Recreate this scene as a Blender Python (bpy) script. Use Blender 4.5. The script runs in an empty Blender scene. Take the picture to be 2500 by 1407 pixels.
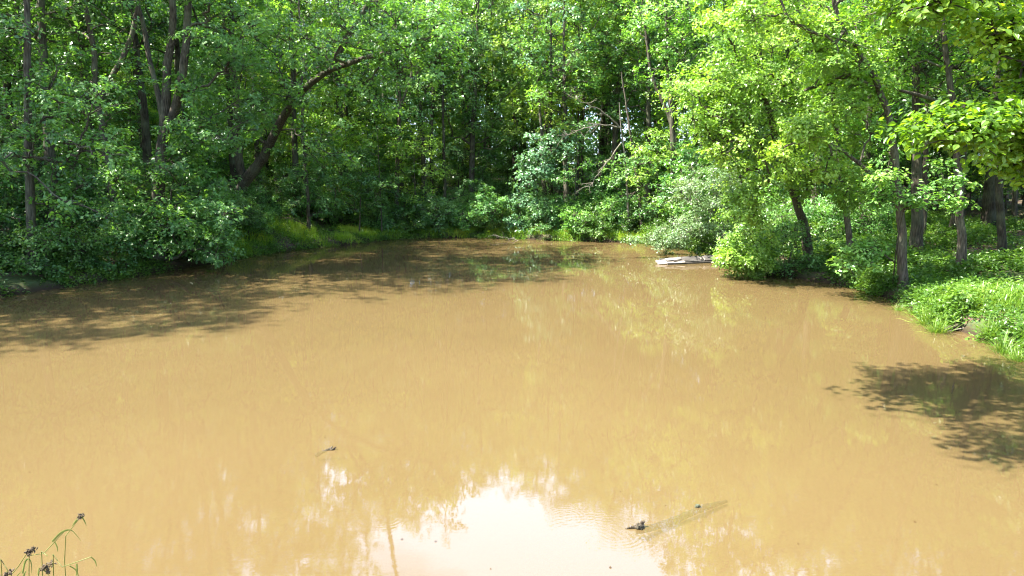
import bpy, math
import numpy as np
from mathutils import Vector

# ------------------------------------------------------------------ camera, world, sun
S = bpy.context.scene
COL = S.collection
CAM_H, PITCH, HFOV = 4.0, math.radians(8.7), math.radians(70)
cam_d = bpy.data.cameras.new('camera')
cam_d.sensor_width = 36
cam_d.lens = 18 / math.tan(HFOV / 2)
cam_d.clip_start, cam_d.clip_end = 0.05, 2000
cam = bpy.data.objects.new('camera', cam_d)
COL.objects.link(cam)
cam.location = (0, 0, CAM_H)
cam.rotation_euler = (math.pi / 2 - PITCH, 0, 0)
S.camera = cam
S.render.resolution_x, S.render.resolution_y = 1024, 576
S.render.engine = 'CYCLES'
S.cycles.max_bounces = 7
S.cycles.diffuse_bounces = 4
S.cycles.glossy_bounces = 2
S.cycles.transmission_bounces = 4
S.cycles.transparent_max_bounces = 6
S.cycles.use_denoising = True
S.cycles.filter_width = 1.15
S.cycles.caustics_reflective = False
S.cycles.caustics_refractive = False

SUN_EL = math.radians(57.5)
SUN_H = np.array([-0.96, -0.20]); SUN_H /= np.linalg.norm(SUN_H)
sdir = Vector((SUN_H[0] * math.cos(SUN_EL), SUN_H[1] * math.cos(SUN_EL), math.sin(SUN_EL)))
sun_d = bpy.data.lights.new('sun', 'SUN')
sun_d.energy = 5.0
sun_d.angle = math.radians(0.55)
sun_d.color = (1.0, 0.95, 0.86)
sun = bpy.data.objects.new('sun', sun_d)
COL.objects.link(sun)
sun.rotation_euler = (-sdir).to_track_quat('-Z', 'Y').to_euler()
sun.location = (-30, -10, 60)

W = bpy.data.worlds.new('World'); S.world = W; W.use_nodes = True
wn, wl = W.node_tree.nodes, W.node_tree.links
wn.clear()
wout = wn.new('ShaderNodeOutputWorld'); wbg = wn.new('ShaderNodeBackground'); wbg.inputs[1].default_value = 0.14
sky = wn.new('ShaderNodeTexSky'); sky.sky_type = 'NISHITA'; sky.sun_disc = False
sky.sun_elevation = SUN_EL; sky.sun_rotation = math.atan2(SUN_H[0], SUN_H[1])
sky.air_density = 1.0; sky.dust_density = 1.5
# noise-broken bright patch added to the sky to whiten its reflection
wtc = wn.new('ShaderNodeTexCoord'); wmap = wn.new('ShaderNodeMapping')
wmap.inputs['Scale'].default_value = (1.6, 1.6, 4.0)
wns = wn.new('ShaderNodeTexNoise'); wns.inputs['Scale'].default_value = 2.2; wns.inputs['Detail'].default_value = 8
wrp = wn.new('ShaderNodeValToRGB'); wrp.color_ramp.elements[0].position = 0.20; wrp.color_ramp.elements[1].position = 0.42
wmx = wn.new('ShaderNodeMixRGB'); wmx.inputs[2].default_value = (6.0, 8.2, 12.4, 1)
wl.new(wtc.outputs['Generated'], wmap.inputs[0]); wl.new(wmap.outputs[0], wns.inputs[0])
# the added patch sits only where the water mirrors it, beyond the far bank
wdot = wn.new('ShaderNodeVectorMath'); wdot.operation = 'DOT_PRODUCT'; wl.new(wtc.outputs['Generated'], wdot.inputs[0])
wdot.inputs[1].default_value = (0.02, math.cos(math.radians(30)), math.sin(math.radians(30)))
wmr = wn.new('ShaderNodeMapRange'); wmr.inputs['From Min'].default_value = .84; wmr.inputs['From Max'].default_value = .955
wl.new(wdot.outputs['Value'], wmr.inputs[0])
wml = wn.new('ShaderNodeMath'); wml.operation = 'MULTIPLY'
wl.new(wns.outputs[0], wrp.inputs[0]); wl.new(wrp.outputs[0], wml.inputs[0]); wl.new(wmr.outputs[0], wml.inputs[1]); wl.new(wml.outputs[0], wmx.inputs[0])
wl.new(sky.outputs[0], wmx.inputs[1]); wl.new(wmx.outputs[0], wbg.inputs[0]); wl.new(wbg.outputs[0], wout.inputs[0])

S.view_settings.view_transform = 'Standard'
S.view_settings.look = 'None'
S.view_settings.exposure = 2.5
S.view_settings.gamma = 1
S.view_settings.use_curve_mapping = False

# ------------------------------------------------------------------ helpers
FPX = 1250 / math.tan(HFOV / 2)
def P(u, v, D):
    a, b = (u - 1250) / FPX, (703.5 - v) / FPX
    dy = math.cos(PITCH) + b * math.sin(PITCH)
    dz = -math.sin(PITCH) + b * math.cos(PITCH)
    k = D / dy
    return np.array([a * k, D, CAM_H + dz * k])

def PW(u, v, z=0.0):      # the point of the picture on a level z
    a, b = (u - 1250) / FPX, (703.5 - v) / FPX
    dy = math.cos(PITCH) + b * math.sin(PITCH)
    dz = -math.sin(PITCH) + b * math.cos(PITCH)
    k = (z - CAM_H) / dz
    return np.array([a * k, dy * k, z])

def vnoise(x, y, seed=0):
    xi, yi = np.floor(x).astype(np.int64), np.floor(y).astype(np.int64)
    xf, yf = x - xi, y - yi
    def h(i, j):
        n = (i * 374761393 + j * 668265263 + seed * 974634777) & 0x7fffffff
        n = ((n ^ (n >> 13)) * 1274126177) & 0x7fffffff
        return (n ^ (n >> 16)) / 0x7fffffff
    u, v = xf * xf * (3 - 2 * xf), yf * yf * (3 - 2 * yf)
    return (h(xi, yi) * (1 - u) + h(xi + 1, yi) * u) * (1 - v) + (h(xi, yi + 1) * (1 - u) + h(xi + 1, yi + 1) * u) * v

# ---- the outline of the pond (from the water line), smoothed
shore = [(-17.2, 24.0), (-16.0, 27.2), (-14.9, 30.2), (-14.3, 32.6), (-13.7, 34.8), (-12.6, 38.5), (-11.0, 41.5), (-9.6, 43.0), (-7.8, 46.6),
         (-4.4, 48.0), (0, 47.2), (2.6, 45.8), (6.0, 45.0), (8.4, 43.0), (9.9, 39.5), (10.5, 36.2), (10.0, 33.0), (10.4, 30.5),
         (11.3, 28.6), (12.4, 26.0), (12.3, 22.6), (11.6, 19.8), (11.55, 18.2), (11.7, 16.2), (12.2, 12.0), (12.4, 8.0), (11.0, 5.6),
         (5, 4.9), (-2, 4.8), (-9, 4.9), (-14.5, 5.8), (-18, 9), (-19.4, 14), (-18.8, 19.5)]
def smooth_closed(pts, n=8):
    pts = np.array(pts, float); out = []
    m = len(pts)
    for i in range(m):
        p0, p1, p2, p3 = pts[i - 1], pts[i], pts[(i + 1) % m], pts[(i + 2) % m]
        for k in range(n):
            t = k / n
            out.append(0.5 * ((2 * p1) + (-p0 + p2) * t + (2 * p0 - 5 * p1 + 4 * p2 - p3) * t * t + (-p0 + 3 * p1 - 3 * p2 + p3) * t ** 3))
    return np.array(out)
POND = smooth_closed(shore)
def sdist(x, y):          # > 0 on land
    x, y = np.asarray(x, float), np.asarray(y, float)
    sh = x.shape; p = np.stack([x.ravel(), y.ravel()], 1)
    out = np.empty(len(p)); a = POND; b = np.roll(POND, -1, 0); ab = b - a; L2 = (ab ** 2).sum(1)
    for s in range(0, len(p), 20000):
        q = p[s:s + 20000]
        aq = q[:, None] - a[None]
        t = np.clip((aq * ab).sum(2) / L2, 0, 1)
        d = np.sqrt(((aq - t[..., None] * ab) ** 2).sum(2)).min(1)
        c = (a[None, :, 1] > q[:, None, 1]) != (b[None, :, 1] > q[:, None, 1])
        with np.errstate(divide='ignore', invalid='ignore'):
            xi = ab[None, :, 0] * (q[:, None, 1] - a[None, :, 1]) / ab[None, :, 1] + a[None, :, 0]
        inside = (c & (q[:, None, 0] < xi)).sum(1) % 2 == 1
        out[s:s + 20000] = np.where(inside, -d, d)
    return out.reshape(sh)
BED = -0.14
def ground(x, y):
    x, y = np.asarray(x, float), np.asarray(y, float)
    d = sdist(x, y) + 0.35 * (vnoise(x * 1.3, y * 1.3, 3) - 0.5) + 0.14 * (vnoise(x * 4, y * 4, 4) - 0.5)
    bank = 0.30 * np.clip(d / 0.28, 0, 1) + 0.22 * np.clip((d - 0.3) / 1.6, 0, 1)
    h = np.where(d > 0, bank + 0.085 * np.clip(d - 1, 0, 60) + 0.0, np.clip(d * 0.9, BED, 0))
    nz = (vnoise(x * 0.35, y * 0.35, 7) - 0.5) * 0.7 + (vnoise(x * 1.1, y * 1.1, 8) - 0.5) * 0.22 + (vnoise(x * 3.3, y * 3.3, 9) - 0.5) * 0.09
    h = h + nz * np.clip(d / 2.5, 0, 1)
    h = h + .5 * np.clip(d / 1.6, 0, 1) * np.exp(-((x + 13) ** 2 + (y - 41) ** 2) / 30)      # the grassy hump of the left corner
    dam = np.clip((4.75 - y) * 0.55, -1, 2.35)
    m = (y < 5.2) & (np.abs(x) < 40)
    return np.where(m & (d > 0), np.minimum(np.maximum(h * 0.3, dam), 2.35), h)
def gz(x, y): return float(ground(np.array([x]), np.array([y]))[0])

def mesh_np(name, V, loops, sizes, mats=(), attrs=None, smooth=False, midx=None):
    me = bpy.data.meshes.new(name)
    V = np.ascontiguousarray(V, np.float32); loops = np.ascontiguousarray(loops, np.int32); sizes = np.ascontiguousarray(sizes, np.int32)
    me.vertices.add(len(V)); me.vertices.foreach_set('co', V.ravel())
    me.loops.add(len(loops)); me.loops.foreach_set('vertex_index', loops)
    me.polygons.add(len(sizes))
    st = np.concatenate([[0], np.cumsum(sizes)[:-1]]).astype(np.int32)
    me.polygons.foreach_set('loop_start', st)
    me.polygons.foreach_set('loop_total', sizes)
    if midx is not None: me.polygons.foreach_set('material_index', np.ascontiguousarray(midx, np.int32))
    me.polygons.foreach_set('use_smooth', np.full(len(sizes), smooth, dtype=bool))
    for m in mats: me.materials.append(m)
    me.update(calc_edges=True)
    if attrs:
        for k, val in attrs.items():
            at = me.attributes.new(k, 'FLOAT', 'FACE'); at.data.foreach_set('value', np.ascontiguousarray(val, np.float32))
    return me

def link(name, me, parent=None, loc=None):
    o = bpy.data.objects.new(name, me); COL.objects.link(o)
    if parent is not None: o.parent = parent
    if loc is not None: o.location = loc
    return o
def tag(o, label=None, cat=None, group=None, kind=None):
    if label: o['label'] = label
    if cat: o['category'] = cat
    if group: o['group'] = group
    if kind: o['kind'] = kind
    return o
def empty(name, loc, label, cat, group=None):
    o = bpy.data.objects.new(name, None); COL.objects.link(o); o.location = loc; o.empty_display_size = 0.3
    return tag(o, label, cat, group)

def tubes(paths, radii, sides):
    """paths (B,N,3), radii (B,N) -> V, loops, sizes"""
    B, N, _ = paths.shape
    T = np.empty_like(paths)
    T[:, 1:-1] = paths[:, 2:] - paths[:, :-2]; T[:, 0] = paths[:, 1] - paths[:, 0]; T[:, -1] = paths[:, -1] - paths[:, -2]
    T /= np.linalg.norm(T, axis=2, keepdims=True) + 1e-9
    ref = np.tile(np.array([0.31, 0.95, 0.05]), (B, N, 1))
    flip = np.abs((T[:, :1] * ref).sum(2)) > 0.9
    ref = np.where(flip[..., None], np.array([0.95, -0.1, 0.3]), ref)
    A = np.cross(T, ref); A /= np.linalg.norm(A, axis=2, keepdims=True) + 1e-9
    Bn = np.cross(T, A)
    ang = np.arange(sides) * 2 * np.pi / sides
    V = paths[:, :, None] + radii[:, :, None, None] * (A[:, :, None] * np.cos(ang)[None, None, :, None] + Bn[:, :, None] * np.sin(ang)[None, None, :, None])
    base = (np.arange(B) * N * sides)[:, None, None] + (np.arange(N - 1) * sides)[None, :, None]
    k = np.arange(sides)[None, None]; k2 = (k + 1) % sides
    F = np.stack([base + k, base + k2, base + sides + k2, base + sides + k], -1).reshape(-1, 4)
    return V.reshape(-1, 3), F.ravel(), np.full(len(F), 4)
def joined(parts):
    Vs, Ls, Ss, off = [], [], [], 0
    for V, L, Z in parts:
        Vs.append(V); Ls.append(np.asarray(L) + off); Ss.append(Z); off += len(V)
    return np.concatenate(Vs), np.concatenate(Ls), np.concatenate(Ss)

def resample(pts, n):
    pts = np.array(pts, float)
    if len(pts) > 2:                                    # Catmull-Rom through the points first
        q = np.vstack([2 * pts[0] - pts[1], pts, 2 * pts[-1] - pts[-2]]); out = []
        for i in range(1, len(q) - 2):
            for t in np.linspace(0, 1, 8, endpoint=False):
                p0, p1, p2, p3 = q[i - 1], q[i], q[i + 1], q[i + 2]
                out.append(0.5 * (2 * p1 + (-p0 + p2) * t + (2 * p0 - 5 * p1 + 4 * p2 - p3) * t * t + (-p0 + 3 * p1 - 3 * p2 + p3) * t ** 3))
        out.append(pts[-1]); pts = np.array(out)
    s = np.concatenate([[0], np.cumsum(np.linalg.norm(np.diff(pts, axis=0), axis=1))])
    t = np.linspace(0, s[-1], n)
    return np.stack([np.interp(t, s, pts[:, k]) for k in range(3)], 1)

# ------------------------------------------------------------------ leaves
LEAF = {
 'far': (np.array([[0, 0, 0], [.55, .33, .06], [1, 0, -.04], [.55, -.33, .06]]), [(0, 3, 2, 1)]),
 'mid': (np.array([[0, 0, 0], [.32, .25, .06], [.72, .27, .05], [1, 0, -.10], [.72, -.27, .05], [.32, -.25, .06]]), [(0, 3, 2, 1), (0, 5, 4, 3)]),
 'ovate': (np.array([[-.12, 0, -.01], [.0, .10, .02], [.14, .31, .06], [.36, .40, .07], [.62, .32, .05], [.84, .15, .0], [1, 0, -.10],
                     [.84, -.15, .0], [.62, -.32, .05], [.36, -.40, .07], [.14, -.31, .06], [.0, -.10, .02]]),
           [(0, 6, 5, 4, 3, 2, 1), (0, 11, 10, 9, 8, 7, 6)]),
 'lobed': (np.array([[0, 0, 0], [.18, .10, .02], [.25, .26, .05], [.38, .11, .03], [.5, .33, .07], [.62, .12, .03], [.78, .26, .04], [.85, .10, .0], [1, 0, -.08],
                     [.85, -.10, .0], [.78, -.26, .04], [.62, -.12, .03], [.5, -.33, .07], [.38, -.11, .03], [.25, -.26, .05], [.18, -.10, .02]]),
           [(0, 8, 7, 6, 5, 4, 3, 2, 1), (0, 15, 14, 13, 12, 11, 10, 9, 8)]),
 'blade': (np.array([[0, .5, 0], [0, -.5, 0], [.45, -.4, .0], [.45, .4, .0], [.8, -.22, -.10], [.8, .22, -.10], [1, 0, -.26]]), [(0, 1, 2, 3), (3, 2, 4, 5), (5, 4, 6)]),
}
def place_leaves(base, d, n, size, shape, rng, width=1.0):
    """base,d,n (K,3) size (K,)"""
    T, faces = LEAF[shape]
    d = d / (np.linalg.norm(d, axis=1, keepdims=True) + 1e-9)
    s = np.cross(n, d); s /= np.linalg.norm(s, axis=1, keepdims=True) + 1e-9
    n = np.cross(d, s)
    K = len(base)
    V = base[:, None] + size[:, None, None] * (T[None, :, 0:1] * d[:, None] + T[None, :, 1:2] * width * s[:, None] + T[None, :, 2:3] * n[:, None])
    off = (np.arange(K) * len(T))[:, None]
    fl = np.concatenate([np.array(f) for f in faces])
    L = (off + fl[None]).ravel()
    Z = np.tile([len(f) for f in faces], K)
    return V.reshape(-1, 3), L, Z, len(faces)

def rosettes(tips, axis, m, size, rng, shape='far', pitch=-0.15, tint=None, width=1.0, spread=0.05):
    K = len(tips)
    axis = axis / np.linalg.norm(axis, axis=1, keepdims=True)
    u = np.cross(axis, rng.normal(size=(K, 3))); u /= np.linalg.norm(u, axis=1, keepdims=True)
    v = np.cross(axis, u)
    ph = (np.arange(m)[None] * 2 * np.pi / m) + rng.normal(0, .35, (K, m))
    th = rng.normal(pitch, .38, (K, m))
    d0 = np.cos(ph)[..., None] * u[:, None] + np.sin(ph)[..., None] * v[:, None]
    d = d0 * np.cos(th)[..., None] + axis[:, None] * np.sin(th)[..., None]
    n = axis[:, None] * np.cos(th)[..., None] - d0 * np.sin(th)[..., None]
    n = n + rng.normal(0, .25, (K, m, 3))
    b = tips[:, None] + rng.normal(0, spread, (K, m, 3)) + d * 0.02
    sz = size * rng.uniform(.65, 1.25, (K, m))
    V, L, Z, nf = place_leaves(b.reshape(-1, 3), d.reshape(-1, 3), n.reshape(-1, 3), sz.ravel(), shape, rng, width)
    if tint is None: tint = rng.uniform(.2, .8, K)
    tt = np.clip(tint[:, None] + rng.normal(0, .13, (K, m)), 0, 1).ravel()
    return V, L, Z, np.repeat(tt, nf)

# ------------------------------------------------------------------ materials
def newmat(name):
    m = bpy.data.materials.new(name); m.use_nodes = True
    nt = m.node_tree; nt.nodes.clear()
    return m, nt, nt.nodes.new('ShaderNodeOutputMaterial')
def N(nt, t, **kw):
    n = nt.nodes.new(t)
    for k, v in kw.items(): setattr(n, k, v)
    return n
def ramp(nt, stops, src=None):
    r = nt.nodes.new('ShaderNodeValToRGB'); e = r.color_ramp.elements
    while len(e) < len(stops): e.new(0.5)
    for i, (p, c) in enumerate(stops): e[i].position = p; e[i].color = (*c, 1)
    if src is not None: nt.links.new(src, r.inputs[0])
    return r
def leaf_mat(name, stops, trans=0.42, gain=(1.5, 1.55, .55), rough=.36, spec=.6):
    m, nt, out = newmat(name); L = nt.links
    at = N(nt, 'ShaderNodeAttribute', attribute_name='tint')
    r = ramp(nt, stops, at.outputs['Fac'])
    oi = N(nt, 'ShaderNodeObjectInfo')
    mul = N(nt, 'ShaderNodeMixRGB', blend_type='MULTIPLY'); mul.inputs[0].default_value = 1
    L.new(r.outputs[0], mul.inputs[1]); L.new(oi.outputs['Color'], mul.inputs[2])
    pr = N(nt, 'ShaderNodeBsdfPrincipled'); pr.inputs['Roughness'].default_value = rough; pr.inputs['Specular IOR Level'].default_value = spec
    tr = N(nt, 'ShaderNodeBsdfTranslucent')
    g = N(nt, 'ShaderNodeMixRGB', blend_type='MULTIPLY'); g.inputs[0].default_value = 1; g.inputs[2].default_value = (*gain, 1)
    L.new(mul.outputs[0], pr.inputs['Base Color']); L.new(mul.outputs[0], g.inputs[1]); L.new(g.outputs[0], tr.inputs[0])
    mx = N(nt, 'ShaderNodeMixShader'); mx.inputs[0].default_value = trans
    L.new(pr.outputs[0], mx.inputs[1]); L.new(tr.outputs[0], mx.inputs[2]); L.new(mx.outputs[0], out.inputs[0])
    return m
M = {}
M['oak'] = leaf_mat('oak_leaf', [(0, (.050, .125, .032)), (.5, (.105, .235, .054)), (1, (.20, .36, .09))])
M['bright'] = leaf_mat('hickory_leaf', [(0, (.11, .215, .03)), (.5, (.185, .32, .045)), (1, (.29, .42, .08))])
M['cool'] = leaf_mat('maple_leaf', [(0, (.058, .145, .042)), (.5, (.108, .235, .065)), (1, (.19, .33, .10))])
M['near'] = leaf_mat('near_leaf', [(0, (.08, .17, .02)), (.5, (.13, .25, .03)), (1, (.24, .35, .05))], trans=.6, gain=(1.8, 1.65, .4))
M['grey'] = leaf_mat('olive_leaf', [(0, (.09, .16, .06)), (.5, (.14, .23, .09)), (1, (.22, .31, .16))], trans=.3)
M['weed'] = leaf_mat('weed_leaf', [(0, (.045, .11, .02)), (.5, (.085, .18, .028)), (1, (.16, .27, .04))])
M['grass'] = leaf_mat('grass_blade', [(0, (.07, .15, .02)), (.6, (.13, .24, .03)), (1, (.27, .33, .08))], trans=.35)

def bark_mat(name, c0, c1, c2, scale=1.0):
    m, nt, out = newmat(name); L = nt.links
    tc = N(nt, 'ShaderNodeTexCoord'); mp = N(nt, 'ShaderNodeMapping'); mp.inputs['Scale'].default_value = (9 * scale, 9 * scale, 1.6 * scale)
    n1 = N(nt, 'ShaderNodeTexNoise'); n1.inputs['Scale'].default_value = 2.5; n1.inputs['Detail'].default_value = 7
    vo = N(nt, 'ShaderNodeTexVoronoi'); vo.inputs['Scale'].default_value = 2.0
    n2 = N(nt, 'ShaderNodeTexNoise'); n2.inputs['Scale'].default_value = 1.4; n2.inputs['Detail'].default_value = 4
    L.new(tc.outputs['Object'], mp.inputs[0]); L.new(mp.outputs[0], n1.inputs[0]); L.new(mp.outputs[0], vo.inputs[0]); L.new(tc.outputs['Object'], n2.inputs[0])
    r = ramp(nt, [(.3, c0), (.52, c1), (.75, c2)], n1.outputs[0])
    r2 = ramp(nt, [(.45, (0, 0, 0)), (.7, (1, 1, 1))], n2.outputs[0])
    mx = N(nt, 'ShaderNodeMixRGB'); mx.inputs[2].default_value = (.13, .145, .09, 1)
    ml = N(nt, 'ShaderNodeMath', operation='MULTIPLY'); ml.inputs[1].default_value = .55
    L.new(r2.outputs[0], ml.inputs[0]); L.new(ml.outputs[0], mx.inputs[0]); L.new(r.outputs[0], mx.inputs[1])
    ad = N(nt, 'ShaderNodeMath', operation='ADD'); L.new(n1.outputs[0], ad.inputs[0]); L.new(vo.outputs[0], ad.inputs[1])
    bp = N(nt, 'ShaderNodeBump'); bp.inputs['Strength'].default_value = .8; bp.inputs['Distance'].default_value = .03; L.new(ad.outputs[0], bp.inputs['Height'])
    pr = N(nt, 'ShaderNodeBsdfPrincipled'); pr.inputs['Roughness'].default_value = .9; pr.inputs['Specular IOR Level'].default_value = .2
    L.new(mx.outputs[0], pr.inputs['Base Color']); L.new(bp.outputs[0], pr.inputs['Normal']); L.new(pr.outputs[0], out.inputs[0])
    return m
M['bark'] = bark_mat('grey_brown_bark', (.024, .020, .014), (.062, .052, .038), (.125, .106, .080))
M['bark_warm'] = bark_mat('warm_brown_bark', (.03, .024, .018), (.078, .063, .048), (.15, .125, .098))
M['bark_dark'] = bark_mat('dark_bark', (.015, .012, .008), (.038, .031, .022), (.075, .062, .046))
M['dead'] = bark_mat('bare_dead_wood', (.09, .075, .06), (.20, .17, .14), (.30, .265, .22), 2)

# ------------------------------------------------------------------ tree builder
def tree_meshes(key, trunks, puffs, rng, shape='far', lsize=.17, leaves=7, tips_per=26, leafmat='oak', bark='bark',
                flat=.62, spokes=7, upness=.75, sides=9, limb_r=.016, dead=()):
    """trunks: list of (pts (n,3), r0, r1); puffs: (k,4) x,y,z,R. Coordinates relative to the tree's base."""
    nodes, nrad = [], []
    parts = []
    for pts, r0, r1 in trunks:
        L = np.linalg.norm(np.diff(np.array(pts), axis=0), axis=1).sum()
        n = int(max(7, min(30, L / .5)))
        q = resample(pts, n)
        q[1:-1] += rng.normal(0, .12 * min(r0, .12), (n - 2, 3))
        t = np.linspace(0, 1, n)
        r = r0 + (r1 - r0) * t ** .85
        r = r * (1 + rng.normal(0, .035, n))
        if q[0, 2] < .5: r = r * (1 + .45 * np.exp(-np.maximum(q[:, 2] - q[0, 2], 0) / (2.2 * r0 + .1)))
        parts.append(tubes(q[None], r[None], sides))
        nodes += list(q); nrad += list(r)
    nodes = np.array(nodes); nrad = np.array(nrad)
    puffs = np.array(puffs, float).reshape(-1, 4)
    if len(puffs):
        dist = np.array([np.linalg.norm(nodes - p[:3], axis=1).min() for p in puffs])
        puffs = puffs[np.argsort(dist)]
        nd = nodes.copy(); par = [-1] * len(nd); own = []       # chains grow outwards from what already stands
        chains = []
        for p in puffs:
            c = p[:3]
            dv = c - nd
            hor = np.linalg.norm(dv[:, :2], axis=1)
            cost = np.linalg.norm(dv, axis=1) + 1.1 * np.maximum(0, -dv[:, 2] + .25 * hor)
            cost = cost + np.where(nd[:, 2] < .25 * nodes[:, 2].max(), 1.2 * (nodes[:, 2].max() > 6), 0)
            j = int(np.argmin(cost)); a = nd[j]
            L = np.linalg.norm(c - a)
            t = np.linspace(0, 1, 6)[:, None]
            mid = a + (c - a) * t + np.array([0, 0, 1]) * (t * (1 - t)) * .25 * L
            mid[1:-1] += rng.normal(0, .05 * L, (4, 3))
            i0 = len(nd)
            nd = np.vstack([nd, mid[1:]])
            for k in range(5): par.append(j if k == 0 else i0 + k - 1)
            chains.append((j, i0, mid))
        cnt = np.zeros(len(nd))
        for (j, i0, mid) in chains:
            k = i0 + 4
            while k >= 0: cnt[k] += 1; k = par[k]
        rr = limb_r * np.sqrt(np.maximum(cnt, .6)) + .006
        B = np.array([m for _, _, m in chains])
        R = np.array([[min(rr[j], rr[i0] * 1.25)] + list(rr[i0:i0 + 5]) for j, i0, _ in chains])
        R[:, -1] *= .55
        parts.append(tubes(B, R, 5))
        # sprays
        K = len(puffs)
        out = puffs[:, :3] - np.array([m[0] for _, _, m in chains]); out /= np.linalg.norm(out, axis=1, keepdims=True) + 1e-6
        sd = rng.normal(size=(K, spokes, 3)); sd[..., 2] *= flat; sd /= np.linalg.norm(sd, axis=2, keepdims=True)
        sd = sd + out[:, None] * .55; sd[..., 2] = sd[..., 2] * .8 + .05
        sd /= np.linalg.norm(sd, axis=2, keepdims=True)
        ln = puffs[:, 3][:, None] * rng.uniform(.65, 1.2, (K, spokes))
        end = puffs[:, None, :3] + sd * ln[..., None]
        st = np.repeat(puffs[:, None, :3], spokes, 1)
        midp = (st + end) / 2 + rng.normal(0, .07, st.shape) + np.array([0, 0, .06])
        sp = np.stack([st, midp, end], 2).reshape(-1, 3, 3)
        parts.append(tubes(sp, np.tile([.016, .010, .004], (len(sp), 1)), 3))
        per = max(2, tips_per // spokes)
        t = rng.uniform(.12, 1.05, (len(sp), per)) ** .75
        tips = (sp[:, None, 0] * ((1 - t) ** 2)[..., None] + 2 * sp[:, None, 1] * (t * (1 - t))[..., None] + sp[:, None, 2] * (t ** 2)[..., None])
        jr = (.10 + .13 * np.repeat(puffs[:, 3], spokes))[:, None, None]
        off = rng.normal(0, 1, tips.shape) * jr * np.array([1, 1, .6])
        tips = tips + off
        pt = np.repeat(np.clip(rng.normal(.5, .22, K), .05, .95), spokes * per)
        outw = (tips - np.repeat(puffs[:, None, :3], spokes, 0).reshape(len(sp), 1, 3))
        outw /= np.linalg.norm(outw, axis=2, keepdims=True) + 1e-6
        ax = np.array([0, 0, upness]) + outw * .55 + rng.normal(0, .22, tips.shape)
        V, Lp, Z, tt = rosettes(tips.reshape(-1, 3), ax.reshape(-1, 3), leaves, lsize, rng, shape, tint=pt + rng.normal(0, .06, len(pt)))
        crown = mesh_np(key + '_crown', V, Lp, Z, [M[leafmat]], {'tint': tt})
    else:
        crown = None
    V, Lp, Z = joined(parts)
    trunk = mesh_np(key + '_trunk', V, Lp, Z, [M[bark]], smooth=True)
    return trunk, crown

def crown_puffs(rng, cx, cy, z0, z1, CR, n, R=(.8, 1.5), mind=1.0, low=.55):
    out = []
    for _ in range(n * 30):
        if len(out) >= n: break
        t = rng.uniform(0, 1)
        prof = (low + (1 - low) * t / .35) if t < .35 else math.sqrt(max(0, 1 - ((t - .35) / .68) ** 2))
        r = CR * prof * rng.uniform(.25, 1) ** .5
        a = rng.uniform(0, 2 * math.pi)
        p = np.array([cx + r * math.cos(a), cy + r * math.sin(a), z0 + (z1 - z0) * t])
        if all(np.linalg.norm(p - q[:3]) > mind for q in out):
            out.append(np.array([*p, rng.uniform(*R)]))
    return np.array(out)

def put_tree(name, base, meshes, label, cat='tree', group=None, tint=(1, 1, 1), rz=0, sc=1, trunk_name='trunk', crown_name='crown'):
    e = empty(name, base, label, cat, group); e.rotation_euler = (0, 0, rz)
    e.scale = (sc, sc, sc) if np.isscalar(sc) else sc
    t = link(trunk_name, meshes[0], e)
    if meshes[1] is not None:
        c = link(crown_name, meshes[1], e); c.color = (*tint, 1)
    return e
def copy_thing(src, loc, rz, sc, label, group, tint):
    e = src.copy(); COL.objects.link(e); e.location = loc; e.rotation_euler = (0, 0, rz); e.scale = (sc, sc, sc)
    e['label'] = label; e['group'] = group
    for ch in src.children:
        c = ch.copy(); COL.objects.link(c); c.parent = e
        if ch.name.startswith('crown') or ch.name.startswith('foliage'): c.color = (*tint, 1)
    return e

# ------------------------------------------------------------------ ground
def grid_axis(a, b, step, far, k=1.22):
    mid = list(np.arange(a, b + 1e-6, step)); s, x = step, b
    right = []
    while x < far: s *= k; x += s; right.append(x)
    s, x = step, a; left = []
    while x > -far: s *= k; x -= s; left.append(x)
    return np.array(left[::-1] + mid + right)
gx = grid_axis(-24, 24, .16, 500); gy = grid_axis(2, 54, .2, 600)
X, Y = np.meshgrid(gx, gy, indexing='ij')
Z = ground(X, Y)
nx, ny = X.shape
idx = np.arange(nx * ny).reshape(nx, ny)
F = np.stack([idx[:-1, :-1], idx[1:, :-1], idx[1:, 1:], idx[:-1, 1:]], -1).reshape(-1, 4)
m, nt, out = newmat('forest_floor'); L = nt.links
tc = N(nt, 'ShaderNodeTexCoord')
n1 = N(nt, 'ShaderNodeTexNoise'); n1.inputs['Scale'].default_value = 9; n1.inputs['Detail'].default_value = 9; n1.inputs['Roughness'].default_value = .7
n2 = N(nt, 'ShaderNodeTexNoise'); n2.inputs['Scale'].default_value = .55; n2.inputs['Detail'].default_value = 5
vo = N(nt, 'ShaderNodeTexVoronoi'); vo.inputs['Scale'].default_value = 14
for n in (n1, n2, vo): L.new(tc.outputs['Object'], n.inputs['Vector'])
litter = ramp(nt, [(.28, (.03, .02, .012)), (.5, (.085, .058, .035)), (.72, (.18, .13, .085))], n1.outputs[0])
vr = N(nt, 'ShaderNodeMixRGB', blend_type='OVERLAY'); vr.inputs[0].default_value = .45
L.new(litter.outputs[0], vr.inputs[1]); L.new(vo.outputs['Color'], vr.inputs[2])
hs = N(nt, 'ShaderNodeHueSaturation'); hs.inputs['Saturation'].default_value = .85; L.new(vr.outputs[0], hs.inputs['Color'])
moss = N(nt, 'ShaderNodeMixRGB'); moss.inputs[2].default_value = (.04, .075, .018, 1)
mr = ramp(nt, [(.42, (0, 0, 0)), (.6, (.75, .75, .75))], n2.outputs[0]); L.new(mr.outputs[0], moss.inputs[0]); L.new(hs.outputs[0], moss.inputs[1])
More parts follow.
